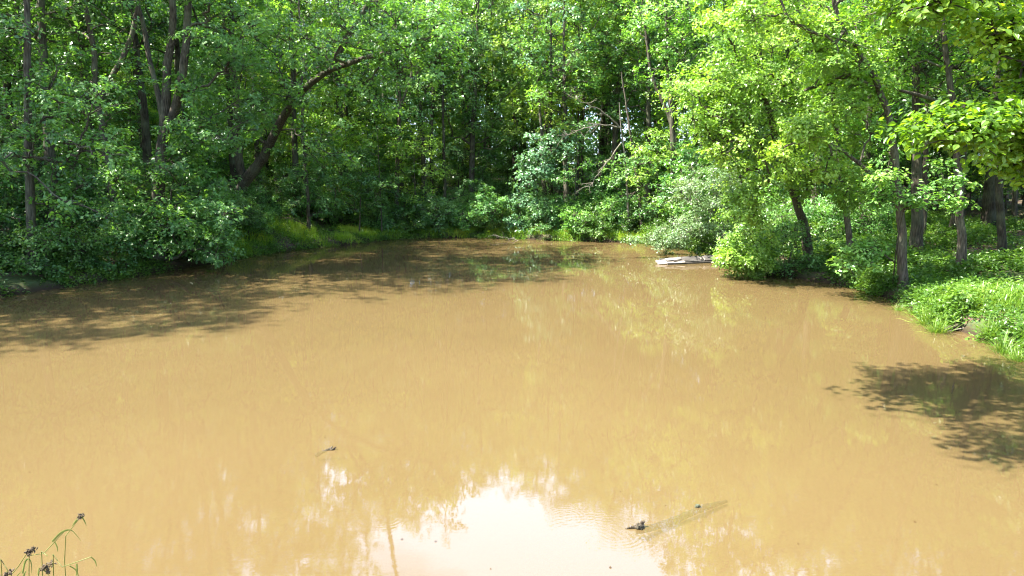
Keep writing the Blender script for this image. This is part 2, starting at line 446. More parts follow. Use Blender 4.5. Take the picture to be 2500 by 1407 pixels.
# wet mud where the bank meets the water and under it
geo = N(nt, 'ShaderNodeSeparateXYZ'); L.new(tc.outputs['Object'], geo.inputs[0])
mz = N(nt, 'ShaderNodeMapRange'); mz.inputs['From Min'].default_value = .05; mz.inputs['From Max'].default_value = .30; L.new(geo.outputs['Z'], mz.inputs[0])
wet = N(nt, 'ShaderNodeMixRGB'); wet.inputs[1].default_value = (.03, .021, .013, 1); L.new(mz.outputs[0], wet.inputs[0]); L.new(moss.outputs[0], wet.inputs[2])
mb = N(nt, 'ShaderNodeMapRange'); mb.inputs['From Min'].default_value = -.05; mb.inputs['From Max'].default_value = -.02; L.new(geo.outputs['Z'], mb.inputs[0])
silt = N(nt, 'ShaderNodeMixRGB'); silt.inputs[1].default_value = (.145, .101, .043, 1); L.new(mb.outputs[0], silt.inputs[0]); L.new(wet.outputs[0], silt.inputs[2])
bp = N(nt, 'ShaderNodeBump'); bp.inputs['Strength'].default_value = .7; bp.inputs['Distance'].default_value = .04; L.new(n1.outputs[0], bp.inputs['Height'])
pr = N(nt, 'ShaderNodeBsdfPrincipled'); pr.inputs['Roughness'].default_value = .95; pr.inputs['Specular IOR Level'].default_value = .15
L.new(silt.outputs[0], pr.inputs['Base Color']); L.new(bp.outputs[0], pr.inputs['Normal']); L.new(pr.outputs[0], out.inputs[0])
g = link('ground', mesh_np('ground', np.stack([X, Y, Z], -1).reshape(-1, 3), F.ravel(), np.full(len(F), 4), [m], smooth=True))
tag(g, kind='structure', label='brown leaf littered forest floor rising from the banks of the pond')

# ------------------------------------------------------------------ water
LOG_A, LOG_B = PW(1568, 1287), PW(1775, 1207)
m, nt, out = newmat('muddy_water'); L = nt.links
tc = N(nt, 'ShaderNodeTexCoord')
nA = N(nt, 'ShaderNodeTexNoise'); nA.inputs['Scale'].default_value = .12; nA.inputs['Detail'].default_value = 4
L.new(tc.outputs['Object'], nA.inputs['Vector'])
mud = ramp(nt, [(.3, (.106, .0735, .0305)), (.7, (.124, .0870, .0370))], nA.outputs[0])
# ripples: fine wavelets whose strength drifts over the pond, plus rings spreading from the sunken log
def ripple(scale, sx, sy, rot, detail=2):
    mp = N(nt, 'ShaderNodeMapping'); mp.inputs['Scale'].default_value = (sx, sy, 1); mp.inputs['Rotation'].default_value = (0, 0, rot)
    L.new(tc.outputs['Object'], mp.inputs[0])
    n = N(nt, 'ShaderNodeTexNoise'); n.inputs['Scale'].default_value = scale; n.inputs['Detail'].default_value = detail
    L.new(mp.outputs[0], n.inputs['Vector']); return n
r1 = ripple(9, .6, 1.3, .3); r2 = ripple(2.2, .6, 1.2, -.2); r3 = ripple(30, .55, 1.3, .35, 1)
pat = N(nt, 'ShaderNodeTexNoise'); pat.inputs['Scale'].default_value = .35; L.new(tc.outputs['Object'], pat.inputs['Vector'])
pr_ = ramp(nt, [(.38, (.25, .25, .25)), (.65, (1, 1, 1))], pat.outputs[0])
def math_(op, a, b=None, c=None):
    n = N(nt, 'ShaderNodeMath', operation=op)
    for i, v in enumerate((a, b, c)):
        if v is None: continue
        if isinstance(v, (int, float)): n.inputs[i].default_value = v
        else: L.new(v, n.inputs[i])
    return n.outputs[0]
h = math_('ADD', math_('MULTIPLY', r1.outputs[0], .00022), math_('MULTIPLY', r2.outputs[0], .0006))
h = math_('ADD', h, math_('MULTIPLY', r3.outputs[0], .00022))
h = math_('MULTIPLY', h, pr_.outputs[0])
def rings(cx, cy, rad, wl, amp):
    vm = N(nt, 'ShaderNodeVectorMath', operation='DISTANCE'); L.new(tc.outputs['Object'], vm.inputs[0]); vm.inputs[1].default_value = (cx, cy, 0)
    d = vm.outputs['Value']
    env = math_('MAXIMUM', math_('SUBTRACT', 1, math_('DIVIDE', math_('ABSOLUTE', math_('SUBTRACT', d, rad * .6)), rad * .5)), 0)
    return math_('MULTIPLY', math_('MULTIPLY', math_('SINE', math_('MULTIPLY', d, 2 * math.pi / wl)), env), amp)
for (u, v, rad, wlv, amp) in ((1440, 1330, .9, .07, .00008), (1380, 1262, .3, .05, .00009), (1500, 1300, .6, .06, .00008), (930, 1260, .4, .06, .00006)):
    c = PW(u, v); h = math_('ADD', h, rings(c[0], c[1], rad, wlv, amp))
bp = N(nt, 'ShaderNodeBump'); bp.inputs['Strength'].default_value = 1; bp.inputs['Distance'].default_value = 1; L.new(h, bp.inputs['Height'])
di = N(nt, 'ShaderNodeBsdfDiffuse'); L.new(mud.outputs[0], di.inputs[0])
tp = N(nt, 'ShaderNodeBsdfTransparent'); mx = N(nt, 'ShaderNodeMixShader'); mx.inputs[0].default_value = .38
L.new(di.outputs[0], mx.inputs[1]); L.new(tp.outputs[0], mx.inputs[2])
gl = N(nt, 'ShaderNodeBsdfGlossy'); gl.inputs['Roughness'].default_value = .008; L.new(bp.outputs[0], gl.inputs['Normal'])
fr = N(nt, 'ShaderNodeFresnel'); fr.inputs['IOR'].default_value = 1.36; L.new(bp.outputs[0], fr.inputs['Normal'])
m2 = N(nt, 'ShaderNodeMixShader'); L.new(math_('ADD', math_('MULTIPLY', fr.outputs[0], .74), .022), m2.inputs[0]); L.new(mx.outputs[0], m2.inputs[1]); L.new(gl.outputs[0], m2.inputs[2]); L.new(m2.outputs[0], out.inputs[0])
wv = np.array([[-26, 3.0, 0], [20, 3.0, 0], [20, 56, 0], [-26, 56, 0]], float)
w = link('water', mesh_np('water', wv, [0, 1, 2, 3], [4], [m])); tag(w, kind='structure', label='still muddy tan pond water reflecting the trees')

# ------------------------------------------------------------------ prototype woodland trees
rng = np.random.default_rng(11)
protos = []
kinds = [('oak', 'bark', 20, 4.2, .42), ('cool', 'bark_warm', 18, 3.6, .36), ('oak', 'bark_dark', 21, 3.8, .5), ('bright', 'bark', 17, 3.8, .3),
         ('oak', 'bark', 19, 3.4, .3), ('cool', 'bark', 16, 3.2, .25), ('bright', 'bark_dark', 20, 3.6, .45)]
for i, (lm, bk, H, CR, cb) in enumerate(kinds):
    lean = rng.normal(0, .5, 2)
    tp_ = [[0, 0, -.4], [lean[0] * .2, lean[1] * .2, H * .3], [lean[0] * .6, lean[1] * .6, H * .6], [lean[0], lean[1], H * .93]]
    pf = crown_puffs(rng, lean[0] * .6, lean[1] * .6, H * cb, H, CR, 56, (.9, 1.5), 1.1)
    protos.append((tree_meshes('woodland_tree', [(tp_, .15 + .008 * H * rng.uniform(.6, 1.1), .03)], pf, rng, 'far', .19, 7, 28, lm, bk), H, lm))
saps = []
for i, (lm, H, CR) in enumerate([('cool', 5.5, 1.7), ('oak', 4.0, 1.5), ('bright', 6.5, 1.9), ('cool', 3.0, 1.2), ('oak', 7.5, 2.1)]):
    lean = rng.normal(0, .25, 2)
    tp_ = [[0, 0, -.2], [lean[0] * .5, lean[1] * .5, H * .5], [lean[0], lean[1], H * .95]]
    pf = crown_puffs(rng, 0, 0, H * .22, H, CR, int(10 + H * 3.2), (.5, .85), .5)
    saps.append((tree_meshes('sapling', [(tp_, .03 + .006 * H, .012)], pf, rng, 'mid', .145, 6, 26, lm, 'bark', flat=.35, upness=1.1, sides=6, limb_r=.007), H, lm))
shrubs = []
for i, (lm, H, CR) in enumerate([('oak', 1.5, 1.1), ('weed', 1.1, 1.0), ('cool', 1.9, 1.2)]):
    tk = [([[0, 0, -.1], [math.cos(a) * .2, math.sin(a) * .2, H * .4], [math.cos(a) * .6, math.sin(a) * .6, H * .8]], .022, .008) for a in rng.uniform(0, 6.3, 4)]
    pf = crown_puffs(rng, 0, 0, .12, H, CR, 22, (.3, .5), .3, low=.8)
    shrubs.append((tree_meshes('shrub', tk, pf, rng, 'mid', .115, 6, 24, lm, 'bark', sides=5, limb_r=.006), H, lm))

# ------------------------------------------------------------------ trees one can tell apart
def tv(rng, s=.2): return tuple(np.clip(rng.normal(1, s) * np.array([rng.normal(1, .06), 1, rng.normal(1, .1)]), .6, 1.5))
HERO = []
def hero(name, label, path, r0, top=None, forks=(), puffs=(), auto=None, seed=1, tint=(1, 1, 1), r1=.05, **kw):
    rg = np.random.default_rng(seed)
    pts = [P(*p) for p in path]
    b = pts[0].copy(); z = gz(b[0], b[1]); b[2] = z
    if pts[1][2] < z + .3 and len(pts) > 2: pts.pop(1)
    pts[0] = b - np.array([0, 0, .35])
    if top is not None: pts += [pts[-1] + np.array(t) for t in top]
    tr = [(np.array(pts) - b, r0, r1)]
    for fk in forks:
        fp, fr0, fr1 = fk[:3]
        q = [P(*p) for p in fp]
        if len(fk) > 3: q += [q[-1] + np.array(t) for t in fk[3]]
        q[0] = q[0] + (q[0] - q[1]) * .02
        tr.append((np.array(q) - b, fr0, fr1))
    pf = []
    for it in puffs:
        if len(it) == 4: pf.append([*(P(*it[:3]) - b), it[3]])
        else:                                    # (u0,u1,v0,v1,D0,D1,n,R0,R1): a mass of sprays
            u0, u1, v0, v1, d0, d1, n, ra, rb = it
            for _ in range(n):
                p = P(rg.uniform(u0, u1), rg.uniform(v0, v1), rg.uniform(d0, d1))
                if p[2] < .45: p[2] = .45 + rg.uniform(0, .3)
                pf.append([*(p - b), rg.uniform(ra, rb)])
    if auto:
        cx, cy, z0, z1, CR, n = auto
        pf += [list(q - np.array([0, 0, b[2], 0])) for q in crown_puffs(rg, cx, cy, z0, z1, CR, n, (.9, 1.4), .9)]
    ms = tree_meshes(name, tr, pf, rg, **kw)
    HERO.append((b[0], b[1]))
    return put_tree(name, Vector(b), ms, label, tint=tint)

up = lambda dx, dy, H, n=2: [(dx * k / n, dy * k / n, H * k / n) for k in range(1, n + 1)]
# left bank
hero('straight_tree', 'tall straight grey trunk at the far left, leaves in front of its foot', [(80, 640, 27), (75, 500, 27), (68, 260, 27), (66, 30, 27)], .19, up(0, 0, 7), seed=2, leafmat='oak', lsize=.16,
     puffs=[(0, 240, 40, 330, 24.5, 28, 18, .8, 1.3), (0, 280, 330, 540, 24, 28, 24, .6, 1.0)], auto=(1.2, -1, 11, 22.5, 4.8, 50))
hero('leaning_tree', 'brown trunk leaning left between the straight grey trunk and the forked one', [(300, 620, 32), (280, 500, 32), (255, 340, 32), (235, 230, 32), (225, 100, 32)], .2, up(-1, 0, 7), seed=3, bark='bark_warm',
     forks=[([(240, 250, 32), (300, 140, 32), (330, 60, 32), (335, 0, 32)], .12, .07, up(.5, 0, 5))], leafmat='oak',
     puffs=[(120, 340, 60, 300, 30, 33, 14, .8, 1.3)], auto=(-.5, 0, 10, 20, 4, 36))
hero('forked_tree', 'big forked tree on the left bank, drooping boughs of dark leaves touching the water', [(380, 620, 31.5), (385, 520, 31.5), (390, 420, 31.5), (398, 330, 31.5), (405, 230, 31.5), (412, 140, 31.3), (422, 40, 31)], .33,
     up(0, 0, 6), forks=[([(396, 340, 31.5), (425, 270, 31.3), (445, 190, 31), (455, 90, 31)], .2, .11, up(.8, -.5, 5)), ([(399, 300, 31.5), (385, 225, 31.7), (369, 165, 31.8), (350, 60, 32)], .12, .07, up(-1, 0, 4))],
     puffs=[(250, 350, 400, 620, 29, 31, 12, .6, 1.0), (400, 550, 360, 610, 28.5, 33.5, 32, .7, 1.1), (440, 555, 560, 625, 30, 33, 10, .5, .8), (420, 620, 180, 360, 29.5, 33, 18, .8, 1.2), (480, 640, -60, 180, 29, 34, 16, .9, 1.3), (540, 800, -230, -30, 28.5, 31.5, 20, .9, 1.4)],
     auto=(1.8, -1.8, 13, 23, 5.4, 64), seed=4, bark='bark', leafmat='oak', shape='lobed', lsize=.18, sides=12, tips_per=30)
hero('leaning_oak', 'thick oak leaning right across the corner of the pond, long curved bough', [(575, 640, 40), (580, 520, 40), (592, 455, 40), (640, 388, 39.5), (662, 345, 39), (695, 280, 38), (735, 225, 37), (800, 175, 36), (880, 145, 35), (960, 125, 34.5), (1040, 100, 34)], .35,
     None, r1=.06, forks=[([(596, 450, 40), (583, 390, 40), (583, 300, 40), (570, 160, 40)], .24, .12, up(0, 0, 7)), ([(655, 350, 39), (640, 345, 39), (632, 330, 39)], .12, .08),
        ([(800, 178, 36), (850, 90, 36), (900, 0, 36)], .15, .08, up(1, -1, 6))],
     puffs=[(820, 1110, 10, 110, 31, 36, 30, .9, 1.3), (930, 1130, 90, 190, 31, 35, 14, .7, 1.1), (620, 800, 40, 260, 34, 39, 16, .9, 1.3), (700, 860, -230, 20, 33, 37, 16, 1, 1.5), (860, 1080, -70, 20, 32, 37, 12, 1, 1.3), (480, 700, 200, 340, 37, 40, 12, .8, 1.1), (640, 980, 130, 290, 33.5, 35.5, 16, .55, .85), (690, 850, -430, -200, 36, 40, 18, 1, 1.4), (660, 900, 300, 420, 38, 41, 8, .6, .9)],
     auto=(-.5, -1, 12, 21, 4.4, 46), seed=5, bark='bark', leafmat='oak', shape='far', lsize=.17, sides=12, tint=(1.15, 1.1, 1))
hero('slim_tree', 'slim tree low on the left bank right of the thick oak, pale leaves', [(755, 600, 43), (753, 520, 43), (748, 430, 43), (740, 340, 43), (738, 200, 43)], .12, up(0, 0, 9), seed=6, auto=(0, 0, 9, 19, 3.4, 36), leafmat='cool', lsize=.16,
     puffs=[(680, 820, 330, 520, 41, 44, 24, .6, .9)], r1=.03, bark='bark_warm')
# far bank
hero('branching_tree', 'pale brown tree at the left end of the far bank, forking high among leaves', [(968, 590, 49.5), (968, 480, 49.5), (972, 350, 49.5), (976, 250, 49.5), (970, 160, 49.5)], .19, up(-.5, 0, 5), bark='bark_warm',
     forks=[([(976, 260, 49.5), (1000, 200, 49.5), (1015, 120, 49.5)], .09, .05)], puffs=[(900, 1040, 430, 560, 47.8, 49, 16, .6, .9)], auto=(0, 0, 8, 19, 3.2, 40), seed=7, leafmat='cool')
hero('twin_stem_tree', 'dark tree with two close stems rising from one foot on the far bank', [(1040, 590, 51), (1036, 480, 51), (1032, 350, 51), (1022, 200, 51), (1015, 60, 51)], .2, up(0, 0, 5), bark='bark_dark',
     forks=[([(1054, 560, 51), (1054, 470, 51), (1052, 350, 51), (1060, 180, 51)], .15, .09, up(.5, 0, 5))], auto=(0, 0, 8, 19.5, 3.6, 46), seed=8, leafmat='oak')
hero('thin_dark_tree', 'thin dark trunk just right of the twin stems on the far bank', [(1088, 590, 50), (1086, 450, 50), (1082, 300, 50), (1080, 160, 50)], .13, up(0, 0, 4), bark='bark_dark', puffs=[(1080, 1140, 440, 570, 48.7, 49.5, 10, .5, .8)], auto=(0, 0, 8, 16, 2.6, 24), seed=9, leafmat='oak')
hero('leafy_tree', 'small far bank tree with pale blue green leaves low on its trunk', [(1338, 590, 48.5), (1332, 500, 48.5), (1326, 430, 48.5), (1322, 330, 48.5)], .2, up(-.3, 0, 4), bark='bark',
     puffs=[(1290, 1400, 320, 400, 46.5, 48.5, 12, .7, .95), (1270, 1345, 390, 460, 46.5, 48, 12, .7, .95), (1230, 1330, 470, 560, 47.2, 48.6, 12, .6, .8)], auto=(0, 0, 10, 19, 2.8, 28), seed=10, leafmat='grey', tint=(.75, 1.0, 1.15))
hero('brown_trunk_tree', 'straight light brown trunk in the middle of the far bank, bare up to mid height', [(1385, 590, 49.5), (1382, 450, 49.5), (1379, 300, 49.5), (1376, 180, 49.5)], .24, up(0, 0, 6), bark='bark_warm', auto=(0, 0, 9, 19.5, 3.6, 44),
     puffs=[(1290, 1450, 90, 250, 46, 49, 14, .9, 1.3)], seed=11, leafmat='oak', tint=(1.25, 1.2, 1.1))
hero('pair_stem_tree', 'two thin pale stems close together behind the far bank', [(1408, 560, 54), (1412, 400, 54), (1412, 250, 54)], .12, up(0, 0, 5), bark='bark_warm', forks=[([(1420, 545, 54.3), (1421, 400, 54.3), (1426, 250, 54.3)], .11, .06, up(0, 0, 5))],
     auto=(0, 0, 9, 18, 2.8, 30), seed=12, leafmat='bright')
hero('slender_tree', 'slender trunk leaning left on the far bank beside leafy saplings', [(1570, 600, 45.5), (1563, 500, 45.5), (1550, 400, 45.5), (1535, 300, 45.5)], .13, up(-.5, 0, 3), bark='bark_warm', puffs=[(1480, 1620, 340, 520, 43.5, 46, 22, .6, .95)], seed=13, leafmat='cool', r1=.04)
hero('corner_tree', 'tall trunk at the right corner of the far bank, bright leaf masses above', [(1648, 600, 43.5), (1645, 450, 43.5), (1640, 300, 43.5), (1632, 150, 43.5), (1625, 0, 43.5)], .22, up(0, 0, 5), bark='bark',
     forks=[([(1660, 500, 43.8), (1658, 380, 43.8), (1630, 280, 43.8), (1590, 180, 43.8)], .15, .07, up(-.5, 0, 3))], puffs=[(1560, 1720, 20, 190, 40.5, 43.5, 22, .8, 1.2), (1640, 1760, 380, 520, 41, 43, 14, .6, .9)], auto=(0, 0, 9, 18, 3.6, 38), seed=14, leafmat='oak', tint=(1.3, 1.25, 1))
# right bank
BR = dict(leafmat='bright', shape='mid', lsize=.125, tips_per=46)
hero('overhanging_tree', 'broad tree on the right bank with bright yellow green boughs spread over the water', [(1975, 660, 30.5), (1965, 560, 30), (1930, 450, 29.5), (1890, 330, 29), (1860, 200, 28.6)], .2, up(-.8, -.3, 5), r1=.06,
     puffs=[(1670, 1830, 200, 330, 25.5, 29, 22, .7, 1.1), (1740, 1960, 320, 450, 26, 29.5, 26, .7, 1.05), (1790, 1930, 450, 540, 26.5, 29, 9, .5, .8), (1690, 1900, 60, 220, 26, 30, 22, .8, 1.2), (1850, 2080, 150, 330, 26.5, 30, 20, .7, 1.1)],
     auto=(-2.0, -1.2, 9, 16, 3.4, 30), seed=21, bark='bark', **BR)
hero('bent_tree', 'slim right bank tree bending left as it rises, a long branch reaching over the pond', [(2206, 700, 24.2), (2202, 580, 24.2), (2192, 470, 24.2), (2182, 380, 24.1), (2172, 300, 24), (2140, 200, 23.8), (2100, 135, 23.6), (2050, 60, 23.4)], .165, up(-1, 0, 3), r1=.05, bark='bark_warm',
     forks=[([(2194, 470, 24.2), (2135, 432, 24), (2080, 385, 23.8), (2010, 340, 23.6), (1940, 310, 23.5)], .085, .03)],
     puffs=[(1900, 2060, 300, 420, 22.8, 24.2, 12, .5, .8), (1960, 2130, 40, 160, 22, 25, 14, .7, 1.0), (2040, 2160, 160, 330, 23, 26, 10, .5, .9), (1820, 1960, -60, 60, 22, 25, 12, .7, 1.0)], auto=(-2.2, 0, 9, 14, 2.6, 22), seed=22, **BR)
hero('small_bank_tree', 'short thin trunk on the right bank left of the bent one, leaning left', [(2082, 640, 28.5), (2070, 550, 28.5), (2056, 450, 28.5), (2044, 350, 28.5), (2035, 230, 28.5)], .135, up(-.3, 0, 3), bark='bark_warm', puffs=[(1960, 2120, 360, 520, 27, 29, 16, .5, .8)],
     auto=(-.5, 0, 7, 13, 2.6, 22), seed=23, **BR)
hero('rough_bark_tree', 'thickest trunk on the right bank, rough grey bark with pale flakes at its foot', [(2238, 640, 30), (2239, 500, 30), (2238, 350, 30), (2238, 200, 30), (2242, 60, 30)], .25, up(0, 0, 7), bark='bark',
     forks=[([(2252, 620, 32.5), (2258, 400, 32.5), (2262, 200, 32.5)], .16, .1)], auto=(0, 0, 8, 18, 4, 44), seed=24, leafmat='oak', lsize=.17, tint=(1.2, 1.2, 1), sides=12)
hero('leaning_slim_tree', 'brown slim trunk right of the rough barked one, leaning slightly left, long side branch', [(2348, 660, 26.3), (2344, 540, 26.3), (2338, 400, 26.3), (2325, 260, 26.3), (2312, 150, 26.3), (2302, 40, 26.3)], .165, up(-.4, 0, 5), bark='bark_warm',
     forks=[([(2326, 262, 26.3), (2260, 238, 26), (2180, 215, 25.5), (2100, 190, 25), (2040, 192, 24.8)], .075, .03)], puffs=[(2040, 2200, 150, 230, 24, 25.5, 8, .5, .8), (2150, 2450, 40, 240, 27, 29, 9, .6, 1.0)],
     auto=(-.5, 0, 8.5, 15, 3.2, 30), seed=25, leafmat='bright', shape='mid', lsize=.15, tint=(.8, .9, .9))
hero('dark_trunk_tree', 'dark straight trunk near the right edge of the picture', [(2448, 625, 28), (2442, 520, 28), (2438, 400, 28), (2432, 250, 28)], .16, up(0, 0, 8), bark='bark_dark', auto=(0, 0, 6.5, 15, 3.2, 34), seed=26, leafmat='oak', lsize=.17)
hero('distant_trunk_tree', 'thin trunk on the sunlit slope at the right edge', [(2478, 520, 39), (2480, 400, 39), (2482, 250, 39)], .15, up(0, 0, 7), bark='bark', auto=(0, 0, 7, 16, 3.4, 34), seed=27, leafmat='bright')
hero('maple_sapling', 'maple sapling with flat tiers of leaves in front of the rough barked trunk', [(2180, 680, 24.6), (2195, 560, 24.0), (2225, 440, 23.0)], .026, None, r1=.015, puffs=[(2120, 2340, 410, 500, 21.8, 23.6, 16, .4, .65), (2060, 2140, 560, 660, 23.5, 24.5, 10, .35, .6)], seed=28,
     leafmat='cool', shape='mid', lsize=.14, flat=.2, upness=1.4, tint=(1.4, 1.3, 1.1), limb_r=.006, sides=6)
# shrubs over the water on the right
def hero_shrub(name, label, base, stems, puffs, seed, **kw):
    rg = np.random.default_rng(seed); b = P(*base); b[2] = gz(b[0], b[1])
    tr = []
    for st in stems:
        q = [b - [0, 0, .1]] + [P(*s) for s in st]; tr.append((np.array(q) - b, .035, .01))
    pf = []
    for u0, u1, v0, v1, d0, d1, n, ra, rb in puffs:
        for _ in range(n):
            p = P(rg.uniform(u0, u1), rg.uniform(v0, v1), rg.uniform(d0, d1)); p[2] = max(p[2], .22)
            pf.append([*(p - b), rg.uniform(ra, rb)])
    ms = tree_meshes(name, tr, pf, rg, sides=6, limb_r=.006, **kw)
    HERO.append((b[0], b[1]))
    e = put_tree(name, Vector(b), ms, label, 'shrub', trunk_name='stem', crown_name='foliage'); return e
hero_shrub('grey_shrub', 'large grey green shrub with arching bare lower stems at the pond corner behind the dock', (1775, 640, 36.2), [[(1740, 560, 36), (1690, 500, 35.5)], [(1720, 590, 35.5), (1640, 570, 35)], [(1765, 540, 36), (1770, 460, 36)]],
    [(1650, 1790, 420, 520, 34.5, 36.8, 22, .4, .7), (1640, 1780, 500, 590, 34.2, 36, 20, .35, .6), (1540, 1680, 560, 600, 35.5, 38, 16, .3, .5)], 31, leafmat='grey', bark='dead', shape='far', lsize=.10, tips_per=42)
hero_shrub('bright_bush', 'rounded bright green bush hanging into the water right of the dock', (1880, 660, 30), [[(1850, 610, 29.5), (1820, 560, 29)], [(1880, 600, 29.5), (1880, 540, 29)]],
    [(1780, 1880, 560, 640, 28.4, 30, 16, .35, .6), (1760, 1890, 620, 672, 28.2, 29.6, 20, .3, .5)], 32, leafmat='bright', bark='bark', shape='mid', lsize=.11, tips_per=48)
hero_shrub('low_bush', 'low leafy bush between the grey shrub and the rounded bright one, behind the dock', (1740, 625, 36.6), [[(1735, 600, 36.3), (1720, 580, 36)]], [(1690, 1780, 575, 620, 35.4, 36.6, 18, .3, .5)], 33, leafmat='weed', bark='bark', shape='far', lsize=.11, tips_per=36)

# ------------------------------------------------------------------ dead tree with bare branches (far bank)
def dead_branch(rg, pts, r0, r1, ntw, spread=.9):
    q = resample(pts, 12); q[1:-1] += rg.normal(0, .03, (10, 3))
    parts = [tubes(q[None], np.linspace(r0, r1, 12)[None], 6)]
    ax = q[-1] - q[0]; ax /= np.linalg.norm(ax)
    for k in range(ntw):
        i = rg.integers(3, 12); s = q[i]; L = spread * rg.uniform(.4, 1)
        d = ax * .8 + rg.normal(0, .6, 3); d /= np.linalg.norm(d)
        e = s + d * L; mpt = (s + e) / 2 + rg.normal(0, .08, 3) * L
        tw = resample([s, mpt, e], 6)
        parts.append(tubes(tw[None], np.linspace(min(r0 * .4, .02), .005, 6)[None], 4))
        for _ in range(2):
            j = rg.integers(2, 5); e2 = tw[j] + (d + rg.normal(0, .8, 3)) * L * .3
            parts.append(tubes(resample([tw[j], (tw[j] + e2) / 2 + rg.normal(0, .03, 3), e2], 4)[None], np.linspace(.009, .004, 4)[None], 3))
    return joined(parts)
rg = np.random.default_rng(41)
b = P(1535, 590, 45); b[2] = gz(b[0], b[1])
e = empty('dead_tree', Vector(b), 'bare dead grey tree on the far bank, leafless branches pointing left', 'dead tree')
q = resample([b - [0, 0, .3], P(1532, 480, 45), P(1526, 390, 45), P(1516, 310, 45), P(1512, 250, 45)], 24)
V, Lp, Zz = tubes((q - b)[None], np.linspace(.085, .025, 24)[None], 8); link('trunk', mesh_np('dead_trunk', V, Lp, Zz, [M['dead']], smooth=True), e)
for pts, r0, nt_ in (([P(1514, 312, 45), P(1470, 305, 44.5), P(1430, 312, 44), P(1375, 335, 43.5)], .05, 14), ([P(1516, 350, 45), P(1490, 385, 44.6), P(1465, 420, 44.2), P(1440, 455, 43.8)], .045, 10), ([P(1513, 312, 45), P(1475, 275, 44.5), P(1435, 255, 44.2), P(1395, 238, 44)], .045, 9)):
    V, Lp, Zz = dead_branch(rg, np.array(pts) - b, r0, .012, nt_); link('branch', mesh_np('dead_branch', V, Lp, Zz, [M['dead']], smooth=True), e)

# ------------------------------------------------------------------ tree near the viewer, right edge: its boughs enter the picture
rg = np.random.default_rng(51)
b = np.array([13.6, 10.5, gz(13.6, 10.5)])
trk = [(np.array([[0, 0, -.3], [-.1, 0, 3], [-.5, .1, 6], [-1, .2, 11]]), .26, .08),
       (np.array([P(2640, 380, 9.8), P(2540, 330, 9.2), P(2440, 300, 8.8), P(2330, 340, 8.4), P(2260, 352, 8.3)]) - b, .045, .008),
       (np.array([[-.3, 0, 4.3], list(P(2760, 420, 10) - b), list(P(2640, 380, 9.8) - b)]), .08, .045),
       (np.array([[-.4, 0, 5.0], list(P(2650, 90, 9.8) - b), list(P(2500, 40, 9.3) - b), list(P(2400, 5, 9) - b), list(P(2300, 5, 8.6) - b), list(P(2200, 30, 8.5) - b)]), .07, .01),
       (np.array([[-.6, 0, 6.6], [-3, .2, 7.4], [-7, .5, 7.6], [-10.6, .8, 7.6]]), .12, .03)]
pf = []
for u0, u1, v0, v1, d0, d1, n, ra, rb in ((2250, 2400, 300, 350, 8.2, 8.6, 6, .22, .34), (2380, 2540, 270, 350, 8.4, 9, 12, .26, .42), (2440, 2540, 340, 390, 8.6, 9, 5, .25, .35), (2200, 2400, -30, 60, 8.4, 9.2, 7, .3, .42), (2420, 2560, 60, 190, 8.6, 9.4, 8, .3, .45), (2300, 2560, -120, -20, 8.4, 10, 8, .4, .6), (2470, 2560, 170, 250, 8.8, 9.4, 6, .25, .4)):
    for _ in range(n):
        p = P(rg.uniform(u0, u1), rg.uniform(v0, v1), rg.uniform(d0, d1)); pf.append([*(p - b), rg.uniform(ra, rb)])
low = np.array(pf)
trn, crn = tree_meshes('near_tree', trk, low, rg, 'ovate', .075, 7, 36, 'near', 'bark_dark', spokes=6, flat=.45, upness=1.0, sides=10, limb_r=.005)
e = put_tree('near_tree', Vector(b), (trn, crn), 'near tree outside the right edge, large translucent yellow green leaves hanging into the picture')
pf2 = []
for _ in range(120): pf2.append([-2.5 - 8.9 * rg.uniform(0, 1) ** 1.15, rg.uniform(-1.5, 3.4), rg.uniform(7.4, 8.9), rg.uniform(.7, 1.15)])
for q in crown_puffs(rg, -.5, 2.5, 8, 13, 3.2, 14, (.8, 1.2), 1): pf2.append(list(q))
t2, c2 = tree_meshes('near_tree_upper', trk[:1] + trk[4:], pf2, rg, 'mid', .16, 7, 46, 'bright', 'bark_dark')
c2o = link('crown', c2, e); l2 = link('limb', t2, e)
HERO.append((b[0], b[1]))

# ------------------------------------------------------------------ the wood around the pond
rng = np.random.default_rng(77)
def scatter(n, x0, x1, y0, y1, dmin, dmax, gap, avoid, extra=None):
    pts = []
    for _ in range(n * 60):
        if len(pts) >= n: break
        x, y = rng.uniform(x0, x1), rng.uniform(y0, y1)
        if abs(x) > .78 * y + 9: continue
        d = float(sdist(np.array([x]), np.array([y]))[0])
        if d < dmin or d > dmax: continue
        if extra and not extra(x, y, d): continue
        if any((x - a) ** 2 + (y - b_) ** 2 < gap * gap for a, b_ in pts): continue
        if any((x - a) ** 2 + (y - b_) ** 2 < avoid * avoid for a, b_ in HERO): continue
        pts.append((x, y))
    return pts
first = {}
def region(x, y, d):
    if x < -9 and y < 44: return 'left'
    if x > 9.5 and y < 42: return 'right'
    return 'far'
LAND = [(80, 'the straight trunk at the left edge'), (300, 'the leaning brown trunk'), (400, 'the big forked tree'), (590, 'the thick leaning oak'), (755, 'the slim pale leaved tree'), (965, 'the high forking tree'),
        (1050, 'the twin stemmed tree'), (1180, 'the middle of the far bank'), (1380, 'the straight light brown trunk'), (1530, 'the bare dead tree'), (1650, 'the tall corner tree'), (1760, 'the grey green shrub'),
        (1900, 'the overhanging bright tree'), (2080, 'the short leaning trunk'), (2200, 'the bent tree'), (2340, 'the brown slim trunk'), (2450, 'the dark trunk at the right')]
def landmark(x, y):
    dep = y * math.cos(PITCH) + 2.5 * math.sin(PITCH); u = 1250 + FPX * x / dep
    return min(LAND, key=lambda t: abs(t[0] - u))[1]
